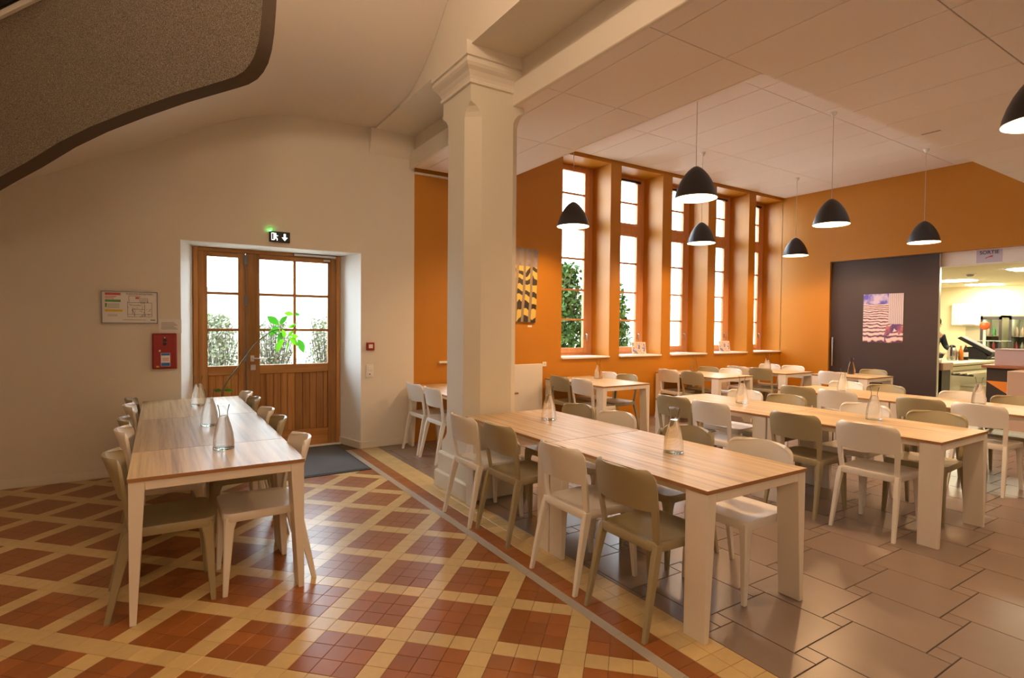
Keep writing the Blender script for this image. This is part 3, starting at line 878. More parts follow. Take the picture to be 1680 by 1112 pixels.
# hall vault globe lamp, then a fill lamp added behind the camera
globe_me = MB().lathe([(.001, -.16), (.06, -.148), (.115, -.11), (.15, -.055), (.16, 0), (.15, .055), (.115, .11), (.06, .148), (.03, .156)], 28).mesh('globe', emit('opal_globe', (1, .80, .55), 5), smooth=60)
def globe(label, x, y, z, w, top):
    o = thing('globe_lamp', label, 'lamp', (x, y, z), 0, 'opal globe lamps in the hall')
    link('globe', globe_me, o)
    MB().tube([(0, 0, .15), (0, 0, top-z)], .008, 8).build('stem', M['dchrome'], o)
    l = D.lights.new('globe_light', 'POINT'); l.energy = w; l.color = HALL_C; l.shadow_soft_size = .17
    lo = D.objects.new('globe_light', l); COL.objects.link(lo); lo.parent = o
globe('opal globe lamp hanging high in the hall vault, above the picture', .55, 2.25, 4.45, HALL_W, 5.0)
fl = thing('fill_lamp', 'opal globe on a pole, added unseen behind the camera as fill light', 'lamp', (-.1, -1.0, 0), 0)  # unseen lamp added for frontal fill light
link('globe', globe_me, fl, (0, 0, 2.6))
MB().tube([(0, 0, .02), (0, 0, 2.45)], .014, 10).build('pole', M['dchrome'], fl)
MB().lathe([(.001, 0), (.17, 0), (.17, .012), (.03, .03), (.001, .03)], 24).build('base', M['dchrome'], fl, smooth=40)
l = D.lights.new('fill_lamp_light', 'POINT'); l.energy = FRONT_FILL_W; l.color = HALL_C; l.shadow_soft_size = .17
lo = D.objects.new('fill_lamp_light', l); COL.objects.link(lo); lo.parent = fl; lo.location = (0, 0, 2.6)

# ---- wall furniture on the entrance wall (y = 6.68)
def wall_thing(name, label, cat, x, z): return thing(name, label, cat, (x, YB, z))
def wbox(name, par, x0, x1, z0, z1, d0, d1, mat, bevel=0):
    """box on the wall: d = distance out of the wall"""
    return MB().box(x0, x1, -d1, -d0, z0, z1).build(name, mat, par, bevel=bevel)
pl = wall_thing('evacuation_plan', 'framed evacuation plan with coloured legend on the cream wall', 'sign', -.24, 1.672)
wbox('board', pl, -.222, .222, -.15, .15, .002, .012, M['paper'])
m = MB()
for a in ((-.232, .232, .15, .158), (-.232, .232, -.158, -.15), (-.232, -.224, -.15, .15), (.224, .232, -.15, .15)): m.box(a[0], a[1], -.018, -.0, a[2], a[3])
m.build('frame', M['dchrome'], pl)
def prn(par, name, rects, mat, d=.0125):
    m = MB()
    for x0, x1, z0, z1 in rects: m.add([(x0, -d, z0), (x1, -d, z0), (x1, -d, z1), (x0, -d, z1)], [(0, 1, 2, 3)])
    return m.build(name, mat, par, fix=False)
prn(pl, 'red_legend', [(-.20, -.075, .118, .142), (-.20, -.11, .10, .107), (-.20, -.13, .085, .092), (.045, .075, .085, .105)], M['pred'])
prn(pl, 'green_legend', [(-.20, -.075, .052, .075), (-.20, -.185, .0, .04)], M['pgreen'])
prn(pl, 'yellow_legend', [(-.20, -.06, -.043, -.022)], M['pyellow'])
lines = [(-.18, -.085, .03-.012*i, .034-.012*i) for i in range(4)] + [(-.18, -.10, -.075-.012*i, -.071-.012*i) for i in range(2)]
prn(pl, 'legend_text', lines + [(.09, .15, .09-.012*i, .094-.012*i) for i in range(4)] + [(-.06, .13, -.125, -.121), (.17, .21, -.13, -.118)], M['inkgrey'])
rnd = random.Random(3); ml = []
for (a, b, c, e) in ((-.02, .18, -.07, -.067), (-.02, .18, .047, .05), (-.02, -.017, -.09, .06), (.18, .183, -.09, .05), (.02, .12, -.02, -.017), (.02, .023, -.07, .0), (.12, .123, -.09, .03), (-.02, .06, -.093, -.09), (.07, .18, -.093, -.09), (0, .1, .02, .023), (.08, .083, .05, .115), (-.01, .08, .112, .115), (-.01, -.007, .05, .115)): ml.append((a, b, c, e))
for k in range(40):
    x = rnd.uniform(-.02, .17); z = rnd.uniform(-.09, .05)
    if rnd.random() < .5: ml.append((x, x+rnd.uniform(.008, .03), z, z+.0025))
    else: ml.append((x, x+.0025, z, z+rnd.uniform(.008, .03)))
prn(pl, 'floor_plan_lines', ml, M['ink'])
def text(body, size, mat, par, loc, name='lettering', rot=(PI/2, 0, 0), bold=0):
    c = D.curves.new(name, 'FONT'); c.body = body; c.size = size; c.align_x = 'CENTER'; c.align_y = 'CENTER'; c.extrude = .0006; c.offset = bold
    t = D.objects.new(name, c); COL.objects.link(t)
    me = D.meshes.new_from_object(t.evaluated_get(bpy.context.evaluated_depsgraph_get()))
    D.objects.remove(t); me.materials.clear(); me.materials.append(mat)
    o = link(name, me, par, loc); o.rotation_euler = rot
    return o
text("PLAN D'EVACUATION", .022, M['ink'], pl, (.08, -.0132, .132))

nt_ = wall_thing('notice_sheet', 'printed paper notice between evacuation plan and door recess', 'notice', .105, 1.487)
wbox('sheet', nt_, -.105, .092, -.07, .075, .001, .003, M['paper'])
prn(nt_, 'print', [(-.085, .03+.03*((i*7) % 3)/2, .035-.013*i, .040-.013*i) for i in range(6)], M['inkgrey'], .0034)

rb = wall_thing('alarm_panel', 'red fire alarm box beside the door recess', 'alarm box', .049, 1.237)
wbox('body', rb, -.108, .106, -.182, .178, 0, .06, M['redbox'], .006)
ld = wbox('lid', rb, -.098, .084, -.17, .166, .06, .068, M['redbox'], .004)
for z in (.11, .07):
    MB().lathe([(.001, .012), (.014, .012), (.017, 0)], 16, (0, 0, 0)).build('button', M['black'], rb, (.0, -.068, z), smooth=40).rotation_euler = (PI/2, 0, 0)
wbox('indicator', rb, -.006, .006, .13, .142, .068, .072, M['plastic'])
wbox('lock', ld, -.052, -.036, -.006, .012, .068, .076, M['chrome'], .002)
wbox('sticker', ld, -.034, .046, -.155, -.02, .068, .0695, M['paper'])
prn(ld, 'sticker_blue', [(-.031, .043, -.152, -.118), (-.031, .043, -.045, -.023)], M['blue'], .0700)
prn(ld, 'sticker_print', [(-.02, .034, -.075-.012*i, -.070-.012*i) for i in range(3)], M['pred'], .0700)
wbox('tag', rb, -.073, -.05, -.165, -.148, .068, .070, M['pyellow'])

ex = wall_thing('exit_sign', 'lit green emergency exit sign above the entrance door', 'exit sign', 1.148, 2.492)
wbox('body', ex, -.108, .108, -.058, .058, 0, .035, M['sign_black'], .003)
man = [((-.055, .030), .010)]
m = MB(); dd = -.0358
def fq(m, pts): m.add([(p[0], dd, p[1]) for p in pts], [tuple(range(len(pts)))])
fq(m, [(-.088, -.040), (-.058, -.040), (-.058, .042), (-.088, .042)])
fq(m, [(-.046+.009*math.cos(k*PI/5), .032+.009*math.sin(k*PI/5)) for k in range(10)])
fq(m, [(-.060, .018), (-.044, .022), (-.036, -.004), (-.050, -.010)])
fq(m, [(-.050, -.008), (-.038, -.004), (-.024, -.022), (-.024, -.042), (-.033, -.042), (-.034, -.026)])
fq(m, [(-.052, -.006), (-.040, -.010), (-.052, -.034), (-.064, -.040), (-.068, -.032), (-.058, -.028)])
fq(m, [(-.044, .018), (-.028, .004), (-.018, .010), (-.020, .016), (-.028, .013), (-.040, .024)])
m.build('running_figure', M['sign_glow'], ex, fix=False)
dd = -.0364; m = MB()
fq(m, [(-.083, -.032), (-.066, -.032), (-.066, .034), (-.083, .034)])
m.build('door_pictogram', M['sign_black'], ex, fix=False)
dd = -.0358; m = MB()
fq(m, [(.040, .036), (.062, .036), (.062, -.004), (.082, -.004), (.051, -.042), (.020, -.004), (.040, -.004)])
m.build('down_arrow', M['sign_glow'], ex, fix=False)
MB().lathe([(.001, .01), (.006, .008), (.009, 0)], 12).build('status_light', M['led'], ex, (-.098, -.02, .058))

cpn = wall_thing('call_point', 'small red fire call point right of the entrance door', 'alarm', 2.189, 1.252)
wbox('body', cpn, -.048, .048, -.048, .048, 0, .03, M['redbox'], .004)
wbox('plate', cpn, -.026, .026, -.022, .026, .03, .034, M['plastic'], .002)
sk = wall_thing('light_switch', 'white double wall switch below the red call point', 'switch', 2.182, .948)
wbox('plate', sk, -.046, .046, -.078, .078, 0, .01, M['plastic'], .003)
for z in (.037, -.037): wbox('rocker', sk, -.026, .026, z-.026, z+.026, .01, .015, M['paper'], .002)
wbox('key_slot', sk, -.008, .008, -.045, -.03, .015, .016, M['ink'])

# ---- on the orange wall
pt = thing('painting', 'tilted picture of yellow dunes and bare trunks behind the pillar', 'picture', (4.27, YB, 2.11))
def art_mat(name, kind):
    m, nt, b = new_mat(name); N, L = nt.nodes, nt.links
    tc = N.new('ShaderNodeTexCoord'); sp = N.new('ShaderNodeSeparateXYZ'); L.new(tc.outputs['Generated'], sp.inputs[0])
    hx = 'Y' if kind == 'door' else 'X'
    cb = N.new('ShaderNodeCombineXYZ'); L.new(sp.outputs[hx], cb.inputs[0]); L.new(sp.outputs['Z'], cb.inputs[1])
    def ramp(src, stops):
        r = N.new('ShaderNodeValToRGB'); r.color_ramp.interpolation = 'LINEAR'; el = r.color_ramp.elements
        el[0].position, el[0].color = stops[0][0], (*stops[0][1], 1); el[1].position, el[1].color = stops[-1][0], (*stops[-1][1], 1)
        for p, c in stops[1:-1]: el.new(p).color = (*c, 1)
        L.new(src, r.inputs[0]); return r.outputs[0]
    def step(src, t, inv=False):
        k = N.new('ShaderNodeMath'); k.operation = 'LESS_THAN' if inv else 'GREATER_THAN'; k.inputs[1].default_value = t; L.new(src, k.inputs[0]); return k.outputs[0]
    def mix(fac, a, c):
        x = N.new('ShaderNodeMixRGB'); L.new(fac, x.inputs[0]); L.new(a, x.inputs[1]); L.new(c, x.inputs[2]); return x.outputs[0]
    def mul(a, c):
        x = N.new('ShaderNodeMath'); x.operation = 'MULTIPLY'; L.new(a, x.inputs[0]); L.new(c, x.inputs[1]); return x.outputs[0]
    wv = N.new('ShaderNodeTexWave'); wv.bands_direction = 'Y'; wv.inputs['Scale'].default_value = 3.6 if kind == 'door' else 2.6
    wv.inputs['Distortion'].default_value = 5 if kind == 'door' else 7; wv.inputs['Detail'].default_value = 2; wv.inputs['Detail Scale'].default_value = 1.2
    sqz = N.new('ShaderNodeMath'); sqz.operation = 'MULTIPLY_ADD'; sqz.inputs[1].default_value = 1.1 if kind == 'door' else .2; sqz.inputs[2].default_value = .55
    L.new(sp.outputs['Z'], sqz.inputs[0])
    zz = N.new('ShaderNodeMath'); zz.operation = 'MULTIPLY'; L.new(sqz.outputs[0], zz.inputs[0]); L.new(sp.outputs['Z'], zz.inputs[1])
    cw = N.new('ShaderNodeCombineXYZ'); L.new(sp.outputs[hx], cw.inputs[0]); L.new(zz.outputs[0], cw.inputs[1])
    L.new(cw.outputs[0], wv.inputs['Vector'])
    nz = N.new('ShaderNodeTexNoise'); nz.inputs['Scale'].default_value = 5; L.new(cb.outputs[0], nz.inputs['Vector'])
    vb = N.new('ShaderNodeTexWave'); vb.bands_direction = 'X'; vb.inputs['Scale'].default_value = 7 if kind == 'door' else 2.0; vb.inputs['Distortion'].default_value = 1.5
    L.new(cb.outputs[0], vb.inputs['Vector'])
    if kind == 'door':
        dunes = ramp(wv.outputs['Fac'], [(.12, (.09, .04, .09)), (.3, (.55, .36, .40)), (.8, (.78, .64, .66))])
        sky = ramp(nz.outputs['Fac'], [(.42, (.10, .10, .58)), (.62, (.60, .52, .75))])
        trunks = ramp(vb.outputs['Fac'], [(.2, (.40, .34, .44)), (.8, (.70, .64, .66))])
        c = mix(step(sp.outputs['Z'], .79), dunes, sky)
        c = mix(mul(step(sp.outputs['Y'], .36, True), step(sp.outputs['Z'], .38)), c, trunks)
        sh = N.new('ShaderNodeTexNoise'); sh.inputs['Scale'].default_value = 3; L.new(cb.outputs[0], sh.inputs['Vector'])
        pur = ramp(nz.outputs['Fac'], [(.4, (.10, .05, .22)), (.6, (.50, .16, .16))])
        c = mix(mul(mul(step(sp.outputs['Y'], .45, True), step(sp.outputs['Z'], .38, True)), step(sh.outputs['Fac'], .5)), c, pur)
    else:
        dunes = ramp(wv.outputs['Fac'], [(.40, (.035, .025, .015)), (.52, (.70, .52, .12))])
        sky = ramp(nz.outputs['Fac'], [(.4, (.22, .19, .22)), (.6, (.34, .29, .28))])
        trunks = ramp(vb.outputs['Fac'], [(.1, (.12, .08, .06)), (.5, (.30, .22, .15))])
        c = mix(step(sp.outputs['Z'], .76), dunes, sky)
        c = mix(step(vb.outputs['Fac'], .72), c, trunks)
    L.new(c, b.inputs['Base Color']); b.inputs['Roughness'].default_value = .5
    return m
MB().box(-.40, .40, -.03, -.004, -.53, .53).build('canvas', art_mat('dune_picture', 'wall'), pt)
pt.rotation_euler = (0, math.radians(2.2), 0)
tag(box('caption_card', 4.53, 4.60, YB-.004, YB, 1.50, 1.525, M['paper']), 'tiny white caption card under the dune picture', 'card')
rd = thing('radiator', 'white flat panel radiator on the orange wall behind the pillar', 'radiator', (4.20, YB, .2))
MB().box(-.545, .545, -.085, -.03, 0, .765).build('front_panel', M['radiator'], rd, bevel=.006)
MB().box(-.53, .53, -.029, -.001, .06, .70).build('bracket_panel', M['radiator'], rd)
for x in (-.45, .45): MB().tube([(x, -.055, 0), (x, -.055, -.2)], .009, 8).build('pipe', M['plastic'], rd)
so_ = thing('wall_socket', 'white square socket right of the radiator', 'socket', (4.832, YB, .95))
MB().box(-.035, .035, -.012, 0, -.035, .035).build('plate', M['plastic'], so_, bevel=.003)
MB().box(-.008, .008, -.0135, -.012, -.008, .008).build('slot', M['inkgrey'], so_)

# ---- leaflets on the sills
M['photo'] = ramp_mat('photo_print', 'noise', [(.38, (.16, .14, .30)), (.47, (.75, .66, .62)), (.55, (.62, .30, .10)), (.66, (.72, .74, .85))], nscale=14, detail=3, rough=.35)
def leaflet(label, x, y, w, h):
    o = thing('postcard_stand', label, 'photo', (x, y, WZ0+.0125))
    a = .26
    m = MB(); m.add([(-w/2, 0, 0), (w/2, 0, 0), (w/2, h*a, h), (-w/2, h*a, h), (-w/2, .006, 0), (w/2, .006, 0), (w/2, h*a+.006, h), (-w/2, h*a+.006, h)], [(0, 1, 2, 3), (5, 4, 7, 6), (0, 4, 5, 1), (1, 5, 6, 2), (2, 6, 7, 3), (3, 7, 4, 0)])
    m.build('backing', M['paper'], o)
    m = MB(); e = .012
    m.add([(-w/2+e, -.001, e), (w/2-e, -.001, e), (w/2-e, h*a-.001-e*a, h-e), (-w/2+e, h*a-.001-e*a, h-e)], [(0, 1, 2, 3)])
    for v in range(1): pass
    m.build('picture', M['photo'], o, fix=False)
    m = MB(); m.add([(-.012, h*.5*a+.006, h*.5), (.012, h*.5*a+.006, h*.5), (.012, h*.62, 0), (-.012, h*.62, 0)], [(0, 1, 2, 3)])
    m.build('prop', M['paper'], o)
    o.rotation_euler = (0, 0, math.radians(-25))
leaflet('small photo card leaning on the second window sill', 6.92, 6.80, .25, .21)
leaflet('small photo card leaning on the fourth window sill', 9.22, 6.80, .22, .21)
tag(MB().box(-.15, .15, -.105, .105, 0, .012).build('magazine', M['paper'], None, (7.92, 6.80, WZ0+.0125), .4), 'flat white magazine on the third window sill', 'magazine')

# ---- entrance mat
mt = thing('door_mat', 'large dark blue-grey door mat in front of the entrance', 'mat', (1.34, 6.36, 0))
MB().box(-.56, .54, -.69, .68, .001, .009).build('edging', M['mat_edge'], mt, bevel=.003)
MB().box(-.53, .51, -.66, .65, .009, .014).build('pile', M['mat'], mt)

# ---- potted plant in the recess
pp = thing('potted_plant', 'leggy green plant leaning across the entrance door', 'plant', (.585, 6.88, 0))
MB().lathe([(.001, 0), (.11, 0), (.12, .02), (.155, .30), (.165, .305), (.165, .33), (.15, .33), (.145, .29), (.001, .29)], 28).build('pot', M['pot'], pp, smooth=40)
MB().lathe([(.001, .297), (.146, .295)], 20).build('soil', M['soil'], pp)
B0 = Vector((.585, 6.88, 0))
def pw(x, y, dy=0.0): return PX(x, y, Y=6.86+dy) - B0
stem_pts = [Vector((0, 0, .28)), Vector((-.01, -.01, .55)), pw(365, 640), pw(375, 622), pw(390, 603), pw(405, 582), pw(418, 565), pw(430, 554), pw(446, 543), pw(458, 540)]
MB().tube(stem_pts, [.011, .010, .009, .0085, .008, .0075, .007, .006, .005, .004], 8).build('stem', M['stem'], pp, smooth=60)
MB().tube([pw(446, 543), pw(462, 552), pw(478, 560)], [.005, .004, .003], 6).build('twig', M['stem'], pp, smooth=60)
MB().tube([pw(458, 540), pw(470, 528), pw(482, 517)], [.004, .003, .002], 6).build('twig', M['stem'], pp, smooth=60)
def leaf_mesh(name, mat):
    m = MB(); ws = [0, .55, .9, 1, .85, .5, .0]; n = len(ws)
    vs = []; fs = []
    for i, w in enumerate(ws):
        t = i/(n-1); zc = -.18*t*t
        vs += [(t, -.25*w, zc+.05*w), (t, 0, zc), (t, .25*w, zc+.05*w)]
    for i in range(n-1):
        for k in range(2): fs.append((i*3+k, i*3+k+1, i*3+k+4, i*3+k+3))
    m.add(vs, fs); return m.mesh(name, mat, smooth=60)
leafA, leafB = leaf_mesh('leaf_light', M['leaf']), leaf_mesh('leaf_deep', M['leaf_dark'])
def place_leaf(me, p0, p1, tw=0.0):
    o = link('leaf', me, pp, p0); d = p1-p0; Lf = d.length
    q = d.to_track_quat('X', 'Z'); o.rotation_mode = 'QUATERNION'
    from mathutils import Quaternion
    o.rotation_quaternion = q @ Quaternion((1, 0, 0), tw); o.scale = (Lf*1.12, Lf*1.12, Lf*1.12)
LV = [((458, 533), (440, 519), 0, 1.2), ((459, 532), (469, 519), 0, 1.4), ((457, 535), (443, 549), 0, -1.3), ((460, 536), (458, 557), 1, 1.5), ((462, 534), (470, 533), 1, .6),
      ((463, 540), (468, 553), 1, -1.4), ((466, 556), (451, 575), 1, 1.3), ((472, 556), (472, 575), 1, 1.5), ((474, 553), (489, 565), 1, -1.2), ((476, 550), (489, 552), 1, 1.4), ((472, 552), (480, 543), 1, 1.2),
      ((478, 538), (485, 530), 1, 1.0), ((482, 516), (467, 513), 1, 1.2), ((483, 516), (492, 515), 0, 1.2), ((473, 538), (483, 533), 1, 1.3), ((462, 545), (457, 558), 0, -1.2), ((488, 556), (500, 576), 0, 1.3), ((489, 540), (492, 548), 1, 1.1)]
for (a, b, k, tw) in LV:
    place_leaf(leafA if k else leafB, pw(*a), pw(b[0], b[1], random.uniform(-.05, .05)), tw)
for a, b in (((366, 640), (378, 630)), ((364, 641), (352, 640)), ((366, 638), (372, 628)), ((367, 641), (382, 640))):
    place_leaf(leafB, pw(*a), pw(b[0], b[1], random.uniform(-.04, .04)), random.uniform(-1, 1))

# ---- sliding door and its poster
sd = thing('sliding_door', 'dark aubergine sliding door half across the kitchen opening', 'door', (10.93, 4.84, 0))
MB().box(-.025, .025, -.885, .90, .012, 2.77).build('panel', M['aubergine'], sd, bevel=.004)
MB().box(-.028, .028, -.895, -.885, .012, 2.77).build('edge_strip', M['chrome'], sd)
m = MB(); m.tube([(-.07, .79, .80), (-.07, .79, 1.345)], .014, 12)
for z in (.88, 1.265): m.tube([(-.07, .79, z), (-.024, .79, z)], .009, 8)
m.build('pull_handle', M['chrome'], sd, smooth=40)
MB().box(-.035, .035, -.895, .90, 2.771, 2.784).build('top_rail', M['dchrome'], sd)
po = thing('poster', 'poster of striped dunes and blue sky on the sliding door', 'poster', (10.903, 4.787, 1.705))
MB().box(-.006, 0, -.325, .325, -.435, .435).build('sheet', art_mat('dune_poster', 'door'), po)
# ---- lintel sign
sg = thing('exit_notice', 'paper sign lettered SORTIE on the kitchen lintel', 'sign', (XR+.1145, 3.325, 2.672))
MB().box(-.004, 0, -.16, .16, -.10, .10).build('sheet', flat('sign_lilac', (.62, .58, .74), .7), sg)
text('SORTIE', .075, M['ink'], sg, (-.0048, 0, .055), rot=(PI/2, 0, -PI/2), bold=.0015)
m = MB(); m.add([(-.0046, .04, -.02), (-.0046, -.04, -.02), (-.0046, -.05, .012), (-.0046, -.0, .0), (-.0046, .05, -.045)], [(0, 1, 2, 3, 4)])
m.build('arrow', M['pred'], sg, fix=False)

# ---- kitchen
M['ksteel'] = flat('kitchen_steel', (.62, .58, .46), .32, .85)
M['kfront'] = flat('kitchen_front', (.50, .46, .34), .5, .2)
M['dark'] = flat('dark_brown_laminate', (.030, .022, .020), .45)
M['brownwood'] = wood('brown_counter_wood', (.20, .075, .04), (.27, .11, .06), (.32, .14, .08), 'Y', .4)
M['mauve'] = flat('mauve_card', (.42, .34, .38), .7)
M['beige'] = flat('beige_laminate', (.52, .36, .27), .6)
M['orangep'] = flat('orange_panel', (.72, .24, .02), .5)
M['klamp'] = emit('kitchen_panel_light', (1, .90, .62), 30)
M['fridge'] = flat('fridge_liner', (.62, .62, .50), .4)
KC = thing('serving_counter', 'stainless serving counter with tray rails in the kitchen', 'counter', (13.3, 4.52, 0))
MB().box(-1.62, 2.2, -.38, .42, 0, .86).build('body', M['kfront'], KC)
MB().box(-1.66, 2.25, -.44, .46, .86, .905).build('worktop', M['ksteel'], KC, bevel=.006)
m = MB(); m.box(-1.60, 2.2, -.405, -.38, .77, .84); m.build('front_band', M['ksteel'], KC)
for k, dy in enumerate((.0, .10, .20)):
    MB().tube([(-1.45, -.46-dy, .735), (2.2, -.46-dy, .735)], .016, 10).build('tray_rail', M['ksteel'], KC, smooth=40)
for x in (-1.25, .2, 1.6): MB().box(x-.012, x+.012, -.70, -.38, .69, .72).build('rail_bracket', M['dchrome'], KC)
MB().box(-.85, 2.2, -.60, -.38, .46, .485).build('lower_shelf', M['ksteel'], KC, bevel=.004)
tc_ = thing('till_stand', 'dark cabinet with brown top at the counter end', 'cabinet', (11.36, 4.13, 0))
MB().box(-.15, .20, -.14, .20, 0, .82).build('body', M['dark'], tc_, bevel=.004)
MB().box(-.18, .22, -.17, .22, .82, .945).build('top', M['beige'], tc_, bevel=.004)
tag(MB().box(-.12, .14, -.10, .20, 0, .055).build('napkin_stack', M['paper'], None, (11.36, 4.17, .9455), .2, bevel=.015, segs=2), 'white folded napkins on the till cabinet', 'napkins')

def kitch(x, yp, z=.9055, Y=None):
    p = PX(x, yp, Z=z); return p
g = kitch(1562, 590)
o = thing('coffee_jug', 'grey vacuum jug with black handle on the serving counter', 'jug', (g.x, g.y, .9055))
MB().lathe([(.001, 0), (.075, 0), (.085, .02), (.085, .16), (.06, .22), (.05, .25)], 20, cap1=True).build('body', M['chrome'], o, smooth=40)
MB().lathe([(.001, .30), (.03, .295), (.052, .275), (.052, .25), (.001, .25)], 18).build('lid', M['black'], o, smooth=40)
MB().tube([(-.05, -.01, .27), (-.11, -.02, .26), (-.125, -.02, .18), (-.085, -.01, .08)], .012, 8).build('handle', M['black'], o, smooth=50)
def bottle(label, x, y, mat, lab, h=.28):
    o = thing('bottle', label, 'bottle', (x, y, .9055), 0, 'bottles on the serving counter')
    MB().lathe([(.001, 0), (.040, 0), (.042, .01), (.042, h*.6), (.03, h*.72), (.015, h*.82), (.015, h*.96), (.001, h*.96)], 18).build('body', mat, o, smooth=40)
    MB().lathe([(.0435, h*.2), (.0435, h*.5)], 18).build('label_band', lab, o, smooth=40)
    MB().lathe([(.017, h*.93), (.017, h), (.001, h)], 14).build('cap', M['orangep'], o)
bottle('orange bottle between jug and dark screen', *kitch(1576, 590.5)[:2], flat('orange_bottle', (.75, .20, .02), .3), M['orangep'])
bottle('dark bottle with pale label beside the screen', *kitch(1584, 590)[:2], flat('dark_bottle', (.02, .012, .01), .2), M['paper'], .30)
o = thing('till_screen', 'black tilted till screen on the serving counter', 'screen', (*kitch(1597, 588)[:2], .9055))
MB().prism([(.18, 0), (-.24, 0), (-.28, .06), (-.10, .26), (.12, .24)], -.13, .13, 'X').build('base', M['black'], o, bevel=.006)
MB().prism([(.24, .42), (.18, .46), (-.36, .14), (-.33, .07)], -.16, .16, 'X').build('screen', M['black'], o, bevel=.008)
MB().prism([(.17, .457), (-.34, .155), (-.342, .158), (.172, .462)], -.14, .14, 'X').build('glass', M['inkgrey'], o)
o = thing('glass_sneeze_guard', 'glass food guard on steel posts over the counter', 'screen', (14.9, 4.50, .9055))
MB().box(-.10, .6, -.22, .22, .36, .372).build('glass_shelf', flat('guard_glass', (.55, .66, .62), .15), o)
for x in (-.04, .54): MB().tube([(x, .15, 0), (x, .15, .36)], .016, 10).build('post', M['chrome'], o)
tag(MB().lathe([(.001, .0), (.09, 0), (.14, .02), (.138, .022), (.001, .008)], 24).build('plate_stack', M['paper'], None, (14.75, 4.40, .9055), smooth=40), 'white plate on the serving counter', 'plate')
for k, (y0, y1) in enumerate(((PX(1643, 540, X=16.72).y, PX(1608, 540, X=16.72).y), (PX(1690, 540, X=16.72).y, PX(1655, 540, X=16.72).y))):
    o = thing('display_fridge', 'glass-fronted drinks fridge %s' % ('behind the till screen' if k == 0 else 'at the right picture edge'), 'fridge', (17.05, (y0+y1)/2, 0), 0, 'glass-fronted fridges')
    w = (y1-y0)/2
    m = MB(); m.box(.30, .36, -w, w, 0, 1.85); m.box(-.3, .3, -w, -w+.03, 0, 1.85); m.box(-.3, .3, w-.03, w, 0, 1.85); m.box(-.3, .3, -w, w, 1.80, 1.85); m.box(-.3, .3, -w, w, 0, .25)
    m.build('cabinet', M['fridge'], o)
    MB().box(-.27, -.24, -w+.06, w-.06, 1.765, 1.785).build('light_strip', M['klamp'], o)
    m = MB(); m.box(-.33, -.30, -w, -w+.05, .25, 1.82); m.box(-.33, -.30, w-.05, w, .25, 1.82); m.box(-.33, -.30, -w, w, 1.75, 1.82)
    m.build('door_frame', M['dchrome'], o)
    MB().box(-.318, -.312, -w+.05, w-.05, .25, 1.75).build('door_glass', M['glass'], o)
    for z in (.65, 1.0, 1.35): MB().box(-.28, .28, -w+.03, w-.03, z, z+.015).build('shelf', M['chrome'], o)
    for z, shf in ((.66, 'lowest'), (1.01, 'middle'), (1.36, 'top')):
        for q in range(3):
            yy = -w+.085+q*(2*w-.17)/2
            tag(MB().lathe([(.001, 0), (.032, 0), (.032, .13), (.012, .18), (.012, .21), (.001, .21)], 10).build('bottle', random.choice([M['pgreen'], M['beige'], M['pred'], M['kfront']]), None, (16.95, (y0+y1)/2+yy, z+.0055), smooth=40), 'small drink bottle on the %s shelf of the fridge %s' % (shf, 'behind the till screen' if k == 0 else 'at the right picture edge'), 'bottle', 'bottles in the fridges')
o = thing('red_ball_lamp', 'red-orange round heat lamp on a pale post by the fridges', 'lamp', (*PX(1616, 527, X=16.2)[:2], 0))
MB().lathe([(.001, 1.50), (.05, 1.515), (.09, 1.56), (.10, 1.61), (.085, 1.66), (.045, 1.695), (.001, 1.70)], 20).build('shade', flat('ball_red', (.75, .13, .04), .4), o, smooth=60)
MB().tube([(0, 0, 0), (0, 0, 1.51)], .03, 10).build('post', M['plastic'], o)
for lab, x, y, h in (('white board standing for the hood-lit part of the kitchen back wall', 17.40, 5.60, .55),):  # hood light on the wall, put in as a white board
    o = thing('lit_wall_patch', lab, 'panel', (x, y, 1.62))
    MB().box(-.04, .045, -.38, .40, 0, h).build('board', M['paper'], o)
    MB().box(-.05, -.04, -.10, .16, -.02, .02).build('ledge', M['chrome'], o)
tag(MB().box(-.012, .0, -.17, .17, 0, .35).build('wall_notice', M['kfront'], None, (17.45, 5.55, 1.22)), 'grey notice board on the kitchen back wall', 'notice')
kl = []
pts = [(x, y) for x in (-.3, .3) for y in (-.3, .3)]
rp = rrect(-.31, .31, .31, .31, .10, 4)
klm = MB().prism(rp, -.012, .0, 'Z').mesh('diffuser', M['klamp'])
kfm = MB().prism(rrect(-.33, .33, .33, .33, .11, 4), -.006, .0, 'Z').mesh('frame', M['plastic'])
for lab, x, y in (('kitchen ceiling light next to the sliding door edge', 14.95, 5.10), ('farther kitchen ceiling light near the back wall', 16.75, 5.15), ('kitchen ceiling light at the right picture edge', 12.95, 3.30), ('kitchen ceiling light added out of view above the counter', 14.95, 2.6), ('kitchen ceiling light added out of view by the sliding door', 12.6, 5.6)):  # the two out-of-view panels are added to brighten the kitchen
    o = thing('ceiling_light', lab, 'ceiling light', (x, y, KZ-.001), 0, 'kitchen ceiling lights')
    link('frame', kfm, o); link('diffuser', klm, o, (0, 0, -.004))
o = thing('smoke_detector', 'small dark detector on the kitchen ceiling', 'detector', (13.4, 4.35, KZ-.001))
MB().lathe([(.001, -.05), (.04, -.048), (.06, -.03), (.065, 0), (.001, 0)], 18).build('body', M['inkgrey'], o, smooth=40)
MB().lathe([(.001, -.012), (.10, -.01), (.105, 0)], 18).build('base', M['plastic'], o, smooth=40)

